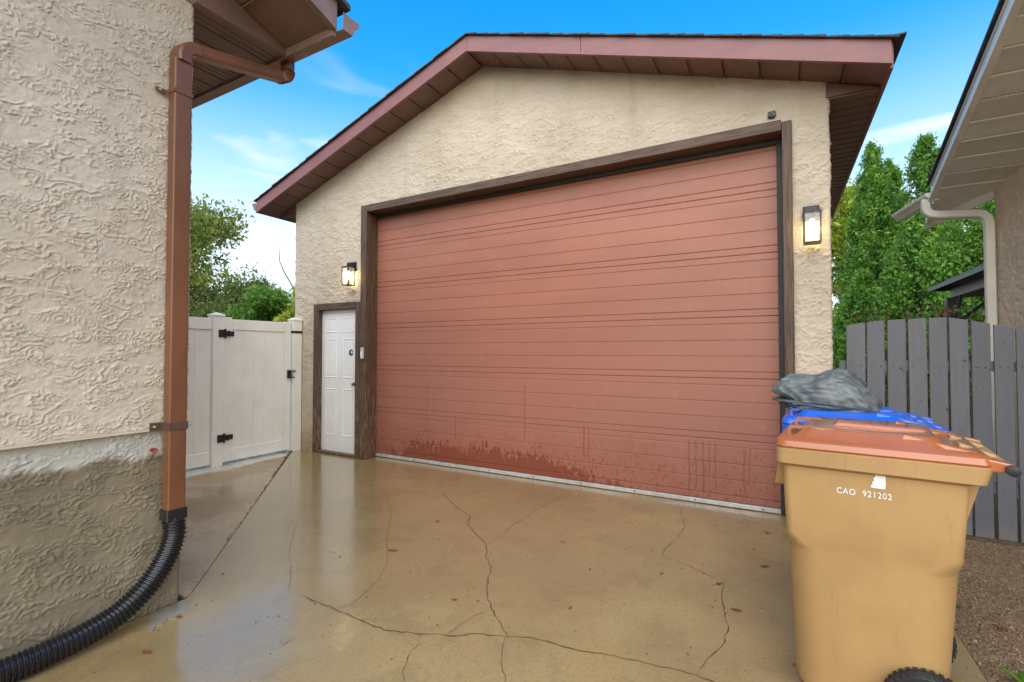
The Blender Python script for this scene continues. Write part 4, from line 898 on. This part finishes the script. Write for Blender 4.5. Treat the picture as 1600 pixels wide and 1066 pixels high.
    # wheels
    for yv, s_ in ((0.022, -1), (0.568, 1)):
        cx, cz, r = 0.435, 0.132, 0.130
        w_ = bpy.data.objects.new('wheel', None); C.objects.link(w_); w_.parent = T; w_.empty_display_size = 0.05
        ring = [(r - .034, -.022), (r - .010, -.026), (r - .002, -.017), (r, 0), (r - .002, .017), (r - .010, .026), (r - .034, .022)]
        m = MB(); rings = []
        for q in range(36):
            a = 2 * math.pi * q / 36; rings.append([(cx + rr * math.cos(a), yv + yy, cz + rr * math.sin(a)) for rr, yy in ring])
        m.loft(rings, close=True); ty = m.build('tyre', M['rubber'], w_, smooth=True)
        m = MB()
        for q in range(36):
            a = 2 * math.pi * (q + .5) / 36; ca, sa = math.cos(a), math.sin(a)
            for side in (-1, 1):
                y0, y1 = yv + side * .008, yv + side * .024
                P = []
                for rr in (r - .008, r + .0015):
                    for da, yq in ((-.045, y0), (.045, y0), (.045, y1), (-.045, y1)):
                        c2, s2 = math.cos(a + da + side * .03), math.sin(a + da + side * .03); P.append((cx + rr * c2, yq, cz + rr * s2))
                m.hexa(P[:4], P[4:])
        m.build('tread', M['rubber'], ty)
        m = MB(); m.tube([(cx, yv - .02, cz), (cx, yv + .02, cz)], 0.026, 16)
        for q in range(6):
            a = 2 * math.pi * q / 6; ca, sa = math.cos(a), math.sin(a); t1 = Vector((ca, 0, sa)); n1 = Vector((-sa, 0, ca)); c0 = Vector((cx, yv, cz))
            b = [c0 + t1 * .02 + n1 * .012 + Vector((0, -.012, 0)), c0 + t1 * .098 + n1 * .009 + Vector((0, -.012, 0)), c0 + t1 * .098 - n1 * .009 + Vector((0, -.012, 0)), c0 + t1 * .02 - n1 * .012 + Vector((0, -.012, 0))]
            m.hexa([tuple(p) for p in b], [tuple(p + Vector((0, .024, 0))) for p in b])
        m.build('spokes', M['black_plastic'], w_, bevel=0.002)
    m = MB(); m.tube([(0.435, 0.0, 0.132), (0.435, 0.59, 0.132)], 0.010, 10); m.build('axle', M['black_metal'], T)
    if letters:
        cu = bpy.data.curves.new('txt', 'FONT'); cu.body = 'CAO  921202'; cu.size = 0.030; cu.extrude = 0.0006; cu.space_character = 1.16; cu.align_x = 'CENTER'; cu.align_y = 'CENTER'; cu.offset = 0.0004
        to = bpy.data.objects.new('txt', cu); C.objects.link(to); bpy.context.view_layer.update()
        me = bpy.data.meshes.new_from_object(to.evaluated_get(bpy.context.evaluated_depsgraph_get())); bpy.data.objects.remove(to)
        me.transform(Matrix.Translation((0.262, 0.0206, 0.832)) @ Matrix.Rotation(R(90 + 2.55), 4, 'X') @ Matrix.Scale(0.82, 4, (1, 0, 0)))
        lo = obj('lettering', me, M['sticker_white'], body); lo['label'] = 'white serial number CAO 921202 on the cart side'
        em = [(0.0, 0), (0.040, 0.0), (0.042, 0.018), (0.041, 0.052), (0.014, 0.052), (0.011, 0.046), (0.013, 0.040), (0.007, 0.035), (0.009, 0.027), (0.003, 0.022), (0.005, 0.014), (-0.001, 0.008)]
        m = MB(); m.prism([(0.284 + a, 0.0200 - b * 0.0450, 0.858 + b) for a, b in em], (0, -0.0012, 0)); e_ = m.build('emblem', M['sticker_white'], body); e_['label'] = 'white jagged emblem above the serial number'
    T.location = loc; T.rotation_euler = (0, 0, rz); return T
cart((-0.004, 2.135, 0.0), R(-6.5), M['cart_orange'], M['cart_tan'], 'tan wheeled cart with wet rust orange lid in the right foreground', 'waste_cart', True)
cart((0.022, 2.815, 0.0), R(-4), M['cart_blue'], M['cart_blue'], 'blue wheeled cart standing behind the tan one, grey sheet on its lid', 'waste_cart', False)

# ---- crumpled plastic sheet folded on the blue lid
def tarp():
    nu, nv = 150, 90; rng = np.random.default_rng(5)
    u = np.linspace(0, 2 * np.pi, nu, endpoint=False); v = np.linspace(-np.pi / 2, np.pi / 2, nv)
    U, V = np.meshgrid(u, v, indexing='ij')
    cx = np.sign(np.cos(U)) * np.abs(np.cos(U)) ** 0.8; cyy = np.sign(np.sin(U)) * np.abs(np.sin(U)) ** 0.8
    cv = np.abs(np.cos(V)) ** 0.55; sv = np.sign(np.sin(V)) * np.abs(np.sin(V)) ** 0.9
    x = 0.245 * cx * cv; y = 0.17 * cyy * cv; z = sv.copy()
    xn = x / 0.245
    top = 0.075 + 0.085 * np.exp(-((xn - 0.30) / 0.42) ** 2) + 0.045 * np.exp(-((xn + 0.5) / 0.5) ** 2) - 0.05 * np.clip(xn - 0.6, 0, 1)
    bot = -0.065 + 0.055 * np.clip(-xn - 0.3, 0, 1)
    z = np.where(sv > 0, sv * top, -sv * bot)
    n = fnoise((nu, nv), 0.01, 0.01, 0.30, 0.13, rng); n2 = fnoise((nu, nv), 0.01, 0.01, 0.12, 0.06, rng); n3 = fnoise((nu, nv), 0.01, 0.01, 0.6, 0.5, rng)
    tri = lambda q: 2 * np.abs(q - np.floor(q + 0.5))
    P3 = np.stack([x / 0.245 + 0.25 * n3, y / 0.17, z / 0.12 + 0.12 * n], -1); fold = 0
    for k_, (fr, am) in enumerate(((0.9, .007), (1.4, .009), (2.1, .010), (2.9, .009), (4.1, .007), (5.8, .0045), (8.0, .003))):
        dv_ = rng.standard_normal(3) * np.array([0.45, 1, 1]); dv_ /= np.linalg.norm(dv_); fold = fold + am * (tri(P3 @ dv_ * fr + rng.uniform(0, 1)) ** 1.5 - 0.4)
    fold = fold + 0.0012 * n2
    k = cv ** 0.5
    x = x + fold * cx * k; y = y + fold * cyy * k; z = z + fold * sv * 1.1
    # the open folded mouth at the left end
    mouth = np.exp(-((V + 0.05) / 0.16) ** 2) * np.clip(-xn - 0.35, 0, 1); x = x + mouth * 0.14
    m2 = np.exp(-((V + 0.65) / 0.10) ** 2) * np.clip(-xn - 0.2, 0, 1); x = x + m2 * 0.07
    co = np.stack([x, y, z], -1)
    I, J = np.meshgrid(np.arange(nu), np.arange(nv - 1), indexing='ij'); I2 = (I + 1) % nu
    F = np.stack([I * nv + J, I2 * nv + J, I2 * nv + J + 1, I * nv + J + 1], -1).reshape(-1, 4)
    me = npmesh('plastic_sheet', co.reshape(-1, 3), F)
    o = obj('plastic_sheet', me, M['tarp']); me.polygons.foreach_set('use_smooth', np.ones(len(F), dtype=bool)); return o
tp = tarp(); tp.location = (0.205, 3.06, 1.085); tp.rotation_euler = (0, R(3), R(-8)); tag(tp, 'wet grey crumpled plastic sheet folded on top of the blue cart', 'plastic sheet')

# ================================================================== VEGETATION
def leafcloud(name, cen, size, mat, parent, seed, asp=0.5, nbias=None, rndv=None):
    rng = np.random.default_rng(seed); n = len(cen)
    d = rng.standard_normal((n, 3)); 
    if nbias is not None: d = d * 0.7 + nbias
    d /= np.linalg.norm(d, axis=1, keepdims=True)
    t = rng.standard_normal((n, 3)); a = np.cross(d, t); a /= np.linalg.norm(a, axis=1, keepdims=True)
    s = (size * np.clip(rng.lognormal(-0.08, 0.42, n), 0.4, 2.2))[:, None]
    b = d * s; a = a * s * asp
    co = np.stack([cen - b * 0.5, cen + a * 0.5 + b * 0.05, cen + b * 0.5, cen - a * 0.5 + b * 0.05], 1).reshape(-1, 3)
    F = np.arange(4 * n).reshape(-1, 4)
    rv = rng.random(n) if rndv is None else np.clip(rndv + rng.normal(0, 0.18, n), 0, 1)
    return obj(name, npmesh(name, co, F, rv), mat, parent)
def cedar(x, y, h, r, seed, label, nleaf=26000, mat='cedar', nclump=420):
    rng = np.random.default_rng(seed)
    T = thing('cedar_tree', (x, y, -0.16), label, 'tree', 'cedars behind the fence')
    m = MB(); m.tube([(x, y, -0.2), (x + .03, y, h * .3), (x, y, h * .7), (x, y, h * .98)], [0.12, 0.10, 0.05, 0.01], 8); m.build('trunk', M['bark'], T)
    t = rng.beta(1.1, 1.25, nclump); a = rng.uniform(0, 2 * np.pi, nclump)
    prof = lambda t: r * np.clip((1 - t), 0, 1) ** 0.62 * (0.75 + 0.25 * np.minimum(1, t * 6)) * 1.05
    rr = prof(t) * rng.uniform(0.72, 1.12, nclump)
    c = np.stack([x + rr * np.cos(a), y + rr * np.sin(a), 0.1 + t * (h - 0.1)], 1)
    per = nleaf // nclump
    out = np.stack([np.cos(a), np.sin(a), np.full(nclump, 0.9)], 1)
    k = rng.uniform(-0.35, 1, (nclump, per, 1)); sp = rng.normal(0, 1, (nclump, per, 3)) * np.array([0.10, 0.10, 0.16]) * (r / 0.9) ** 0.5 * (0.45 + 0.75 * (1 - t))[:, None, None]
    pos = c[:, None, :] + out[:, None, :] * k * 0.20 * (0.4 + (1 - t))[:, None, None] + sp
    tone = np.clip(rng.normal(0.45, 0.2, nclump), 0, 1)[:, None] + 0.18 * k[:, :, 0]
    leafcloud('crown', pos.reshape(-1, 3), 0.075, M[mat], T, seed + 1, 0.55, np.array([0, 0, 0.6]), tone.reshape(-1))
cedar(2.42, 17.17, 7.3, 0.82, 41, 'tall pointed cedar nearest the garage eave', 36000)
cedar(2.98, 17.9, 7.0, 0.62, 42, 'slim short-topped cedar between two taller ones', 30000)
cedar(3.50, 16.6, 7.05, 1.0, 43, 'broad tall cedar left of the white roof trim', 44000)
cedar(4.25, 16.9, 6.5, 1.05, 44, 'cedar mostly hidden behind the neighbouring eave', 26000)
cedar(3.05, 14.9, 4.9, 1.15, 45, 'low dense cedar in front of the tall row', 40000)
cedar(4.35, 14.6, 4.8, 1.15, 46, 'rounded cedar below the neighbouring eaves trough', 38000)
cedar(5.3, 15.0, 5.1, 1.1, 47, 'cedar beside the neighbouring downspout above the gazebo', 26000)
cedar(1.95, 15.6, 3.4, 0.72, 48, 'short cedar rising just above the left end of the grey fence', 18000)

def broadleaf(name, x, y, h, spread, seed, mat, label, nb=9, leaf=0.11, per=420, trunk_r=0.16, z0=0.35, group=None, loose=1.0, lean=(0, 0), tones=None):
    rng = np.random.default_rng(seed); rr = random.Random(seed)
    T = thing(name, (x, y, -0.16), label, 'tree' if 'tree' in name else 'shrub', group)
    m = MB(); P = [Vector((x, y, -0.2)), Vector((x + lean[0] * .3, y + lean[1] * .3, h * .3)), Vector((x + lean[0] * .7, y + lean[1] * .7, h * .6)), Vector((x + lean[0], y + lean[1], h * .9))]
    sp = catmull(P, 6); m.tube(sp, [trunk_r * (1 - 0.85 * k / len(sp)) for k in range(len(sp))], 8); m.build('trunk', M['bark'], T)
    mb = MB(); tips = []; tone = []
    for k in range(nb):
        t = z0 + (0.98 - z0) * (k + 0.5) / nb; i = int(t * (len(sp) - 1) / 0.95); i = min(i, len(sp) - 1); o = sp[i]
        a = k * 2.4 + rr.uniform(-.4, .4); Lb = spread * (1.05 - 0.55 * ((t - z0) / (1 - z0)) ** 1.5) * rr.uniform(0.75, 1.1)
        pts = [o]; d = Vector((math.cos(a), math.sin(a), rr.uniform(0.25, 0.75)))
        for q in range(5):
            d = (d + Vector((rr.uniform(-.25, .25), rr.uniform(-.25, .25), rr.uniform(-.16, .12)))).normalized(); pts.append(pts[-1] + d * Lb / 5)
        mb.tube(pts, [trunk_r * .42 * (1 - .17 * q) for q in range(6)], 6)
        for q in range(2, 6):
            for _ in range(3):
                e = pts[q] + Vector((rr.gauss(0, 1), rr.gauss(0, 1), rr.gauss(0, .8))) * Lb * 0.20
                mb.tube([pts[q], pts[q].lerp(e, .5) + Vector((0, 0, .03)), e], [trunk_r * .10, trunk_r * .07, .004], 4); tips.append(e); tone.append(rr.uniform(0.1, 0.8))
    mb.build('limbs', M['bark'], T)
    tips = np.array([tuple(t) for t in tips]); n = len(tips)
    pos = tips[:, None, :] + rng.normal(0, 1, (n, per, 3)) * np.array([1, 1, 0.75]) * spread * 0.105 * loose
    if tones: tone = [tones(tp_) for tp_ in tips]
    tn = np.array(tone)[:, None] + rng.normal(0, .1, (n, per))
    leafcloud('crown', pos.reshape(-1, 3), leaf, M[mat], T, seed + 1, 0.42, np.array([0, 0, -0.5]), tn.reshape(-1))
broadleaf('willow_tree', -17.5, 7.9, 6.15, 3.0, 61, 'willow', 'feathery olive tree rising above the white fence', 17, 0.14, 120, 0.22, 0.25, lean=(0.3, 0.2), loose=0.85)
broadleaf('olive_shrub_tree', -14.4, 8.6, 3.15, 1.6, 62, 'dullbush', 'dull olive small tree with open twigs behind the vinyl gate', 9, 0.10, 150, 0.08, 0.2, loose=0.95)
broadleaf('green_shrub', -10.9, 7.4, 2.75, 1.15, 63, 'bush', 'dense bright green shrub behind the gate', 11, 0.085, 420, 0.07, 0.15, loose=1.3)
broadleaf('lime_shrub', -9.2, 7.0, 2.95, 0.75, 64, 'lime', 'yellow green shrub right beside the garage corner', 7, 0.085, 260, 0.05, 0.2)
broadleaf('lime_tree', 2.2, 22.5, 8.6, 2.4, 65, 'lime', 'yellow green tree showing between the garage eave and the cedars', 13, 0.16, 200, 0.18, 0.15, loose=0.95)
# bare twig above the shrub
m = MB(); m.tube([(-9.35, 7.15, 1.5), (-9.5, 7.1, 2.6), (-9.9, 7.0, 3.2), (-10.05, 7.0, 3.45), (-10.07, 7.0, 3.75)], [.02, .016, .012, .009, .004], 6); m.tube([(-9.5, 7.1, 2.6), (-9.45, 7.05, 3.1), (-9.5, 7.0, 3.4)], [.012, .009, .004], 6)
tag(m.build('bare_branch', M['bark']), 'bare thin branch sticking up beside the garage corner', 'branch')
# hedge tips over the grey fence
def hedge(name, x0, x1, y, z, seed, label, mat, n):
    T = thing(name, ((x0 + x1) / 2, y, -0.16), label, 'hedge'); rng = np.random.default_rng(seed); mb = MB(); cs = []; ts = []
    for k in range(n):
        x = x0 + (x1 - x0) * (k + rng.uniform(0, 1)) / n; h = z * rng.uniform(0.82, 1.04); yy = y + rng.uniform(-.25, .25)
        mb.tube([(x, yy, -.15), (x + rng.uniform(-.06, .06), yy, h * .6), (x + rng.uniform(-.1, .1), yy, h)], [.012, .008, .003], 5)
        for q in range(60):
            t = rng.uniform(.35, 1.0); cs.append((x + rng.normal(0, .09), yy + rng.normal(0, .09), h * t + rng.normal(0, .03))); ts.append(rng.uniform(0, 1))
    mb.build('stems', M['bark'], T); leafcloud('leaves', np.array(cs), 0.055, M[mat], T, seed, 0.5, None, np.array(ts))
hedge('hedge', 1.0, 4.6, 8.2, 1.98, 71, 'low reddish green hedge peeking over the grey fence', 'redbush', 60)
# weeds in the gravel
def weed(x, y, h, n, seed, label, z=-0.015):
    T = thing('weed', (x, y, z), label, 'weed', 'weeds in the gravel'); rr = random.Random(seed)
    for k in range(n):
        a = rr.uniform(0, 6.28); L = h * rr.uniform(.6, 1.1); m = MB(); W_ = L * rr.uniform(.13, .2); dx, dy = math.cos(a), math.sin(a); pr_ = []
        for q in range(7):
            t = q / 6; rad_ = L * .75 * t; zz = z + L * (0.75 * t - 0.55 * t * t) + .004; ww = W_ * math.sin(math.pi * min(.98, .12 + t * .88)) * .5
            pr_.append(((x + dx * rad_ - dy * ww, y + dy * rad_ + dx * ww, zz + ww * .3), (x + dx * rad_, y + dy * rad_, zz), (x + dx * rad_ + dy * ww, y + dy * rad_ - dx * ww, zz + ww * .3)))
        for q in range(6): m.quad(pr_[q][0], pr_[q][1], pr_[q + 1][1], pr_[q + 1][0]); m.quad(pr_[q][1], pr_[q][2], pr_[q + 1][2], pr_[q + 1][1])
        me = m.mesh('blade'); at = me.attributes.new('rnd', 'FLOAT', 'FACE'); at.data.foreach_set('value', [rr.uniform(.2, .9)] * len(me.polygons)); obj('leaf_blade', me, M['weed'], T)
q = floor_pt(1606, 1075); weed(q.x, q.y, 0.15, 11, 3, 'leafy green weed at the bottom right corner of the gravel')
q = floor_pt(1497, 946); weed(q.x, q.y, 0.045, 8, 4, 'tiny weed in the gravel behind the tan cart')
q = floor_pt(1576, 932); weed(q.x, q.y, 0.03, 6, 5, 'small weed in the middle of the gravel bed')

# ================================================================== BACKGROUND BUILDINGS
def house(name, x, y, w_, d, hw_, hr, rz, wm, rm, label):
    T = thing(name, (x, y, 0), label, 'building')
    m = MB(); hw2 = w_ / 2; m.box(-hw2, 0, -.2, hw2, d, hw_); m.prism([(-hw2, 0, hw_), (hw2, 0, hw_), (0, 0, hw_ + hr)], (0, d, 0)); me1 = m.build('wall', M[wm], T)
    m = MB(); o = .35; s = hr / hw2
    for g_ in (-1, 1):
        xe = g_ * (hw2 + o); ze = hw_ - o * s
        m.hexa([(0, -o, hw_ + hr + .02), (xe, -o, ze + .02), (xe, d + o, ze + .02), (0, d + o, hw_ + hr + .02)], [(0, -o, hw_ + hr + .17), (xe, -o, ze + .17), (xe, d + o, ze + .17), (0, d + o, hw_ + hr + .17)])
    ro = m.build('roof', M[rm], T)
    m = MB()
    for g_ in (-1, 1):
        xe = g_ * (hw2 + o); ze = hw_ - o * s; m.hexa([(0, -o - .03, hw_ + hr - .06), (xe, -o - .03, ze - .06), (xe, -o - .004, ze - .06), (0, -o - .004, hw_ + hr - .06)], [(0, -o - .03, hw_ + hr + .10), (xe, -o - .03, ze + .10), (xe, -o - .004, ze + .10), (0, -o - .004, hw_ + hr + .10)])
    m.build('roof_trim', M['white_metal'], ro)
    for ch in T.children: ch.matrix_parent_inverse = Matrix.Identity(4)
    for ch in ro.children: ch.matrix_parent_inverse = Matrix.Identity(4)
    T.rotation_euler = (0, 0, rz)
house('white_shed', -14.4, 11.4, 3.6, 3, 1.9, 1.1, R(55), 'siding_white', 'roof_grey', 'white gabled building with dark roof, tip seen beside the garage')
house('red_roofed_shed', -18.5, 11.0, 3.0, 3, 1.75, 0.9, R(145), 'siding_beige', 'roof_red', 'low shed with orange red roof behind the gate')
house('beige_house', 0.9, 30.0, 6, 8, 2.6, 1.5, R(10), 'siding_beige', 'roof_grey', 'distant beige house in the gap beside the garage')
house('grey_roofed_house', -24, 6.2, 7, 8, 2.0, 1.0, R(60), 'siding_beige', 'roof_grey', 'distant grey roof just above the vinyl fence by the house corner')
VF = thing('white_rail_fence', (2.4, 18.5, 0), 'white slatted fence far behind the gap beside the garage', 'fence')
for k in range(8): m = MB(); m.box(0.5, 20.5, 0.25 + k * .22, 3.5, 20.53, 0.43 + k * .22); m.build('slat', M['siding_white'], VF)

# gazebo
Gz = thing('gazebo', (3.4, 11.4, -0.16), 'black metal gazebo corner post and roof behind the grey fence', 'gazebo')
gx, gy = 2.68, 11.15
for dx, dy in ((0, 0), (0, -3.4), (3.6, 0), (3.6, -3.4)):
    m = MB(); m.box(gx + dx - .09, gy + dy - .09, -.16, gx + dx + .09, gy + dy + .09, 2.30); m.build('post', M['gazebo'], Gz, bevel=.004)
m = MB(); m.box(gx + .06, gy - .03, 2.30, 6.4, gy + .03, 2.47); m.build('beam', M['gazebo'], Gz); m = MB(); m.box(gx - .03, gy - 3.4, 2.30, gx + .03, gy - .07, 2.47); m.build('beam', M['gazebo'], Gz)
m = MB(); m.tube([(gx + .05, gy, 1.85), (gx + .55, gy, 2.30)], .03, 8); m.build('brace', M['gazebo'], Gz); m = MB(); m.tube([(gx, gy - .05, 1.85), (gx, gy - .5, 2.30)], .03, 8); m.build('brace', M['gazebo'], Gz)
e = .26; ap = (4.55, gy - 1.7, 3.65); cs = [(gx - e, gy + e, 2.52), (6.4 + e, gy + e, 2.52), (6.4 + e, gy - 3.4 - e, 2.52), (gx - e, gy - 3.4 - e, 2.52)]
m = MB()
for k in range(4): a, b = cs[k], cs[(k + 1) % 4]; m.poly([a, b, ap]); m.quad(a, b, (b[0], b[1], b[2] - .07), (a[0], a[1], a[2] - .07))
m.build('roof', M['gazebo'], Gz)

# ================================================================== SMALL DEBRIS
lv = [(614,861,.07,20,'curled brown leaf on the concrete left of centre'), (1199,833,.05,0,'brown leaf on the concrete nearest the garage door corner'), (1195,886,.055,30,'rusty leaf on the concrete in front of the tan cart'), (1123,913,.045,50,'small brown leaf beside the crack near the cart'), (1150,954,.055,10,'brown leaf with a stain right of the long crack'), (879,847,.025,40,'tiny dark leaf in the middle of the slab'), (891,951,.03,80,'small dark leaf in the lower middle of the slab'), (684,815,.05,100,'thin brown twig leaf near the door'), (1034,897,.03,60,'tiny brown leaf under the zigzag crack'), (710,938,.035,15,'flat brown leaf near the left branch crack'), (1567,980,.06,-30,'brown leaf on the gravel by the cart wheel'), (280,965,.04,20,'orange brown leaf beside the mortar patch'), (230,1020,.05,15,'long dark leaf left of the mortar patch')]
for x, y, s_, a, lab in lv:
    q = floor_pt(x, y); leaf('fallen_leaf', (q.x, q.y, 0.004 if x < 1400 else -0.005), s_, (0, 0, R(a)), M['deadleaf'], lab, 0.4, curl=0.3)
def grit(name, n, region, size, mat, label, cat, seed, z):
    rng = np.random.default_rng(seed); cen = region(rng, n)
    t = np.array([[1, 0, -.4], [-.5, .87, -.4], [-.5, -.87, -.4], [0.1, 0, .7]]); tf = np.array([[0, 1, 3], [1, 2, 3], [2, 0, 3], [0, 2, 1]])
    s = size * rng.lognormal(0, .45, n)[:, None, None]; a = rng.uniform(0, 6.28, n); ca, sa = np.cos(a), np.sin(a)
    v = np.broadcast_to(t, (n, 4, 3)).copy() * s; v += rng.normal(0, .3, (n, 4, 3)) * s
    x = v[..., 0] * ca[:, None] - v[..., 1] * sa[:, None]; y = v[..., 0] * sa[:, None] + v[..., 1] * ca[:, None]; v[..., 0] = x; v[..., 1] = y
    co = v + np.concatenate([cen, np.full((n, 1), z)], 1)[:, None, :]
    F = (tf[None] + (np.arange(n) * 4)[:, None, None]).reshape(-1, 3)
    o = obj(name, npmesh(name, co.reshape(-1, 3), F), mat); tag(o, label, cat, kind='stuff')
grit('gravel', 48000, lambda r, n: np.stack([r.uniform(0.74, 2.6, n), r.uniform(1.6, 4.68, n)], 1), 0.0038, M['stone'], 'sandy gravel beside the driveway', 'gravel', 81, -0.012)
grit('grit', 550, lambda r, n: np.stack([r.uniform(-3.0, 0.7, n), r.uniform(0.9, 4.3, n)], 1), 0.0035, M['deadleaf'], 'specks of leaf and grit on the wet concrete', 'debris', 82, 0.002)
grit('joint_debris', 500, lambda r, n: (lambda t: np.stack([JA.x + (JB.x - JA.x) * t + r.normal(0, .012, n) - .02 * t, JA.y + (JB.y - JA.y) * t + r.normal(0, .012, n)], 1))(r.beta(2.2, .7, n)), 0.006, M['bark'], 'dark leaf debris along the slab joint', 'debris', 83, -0.004)
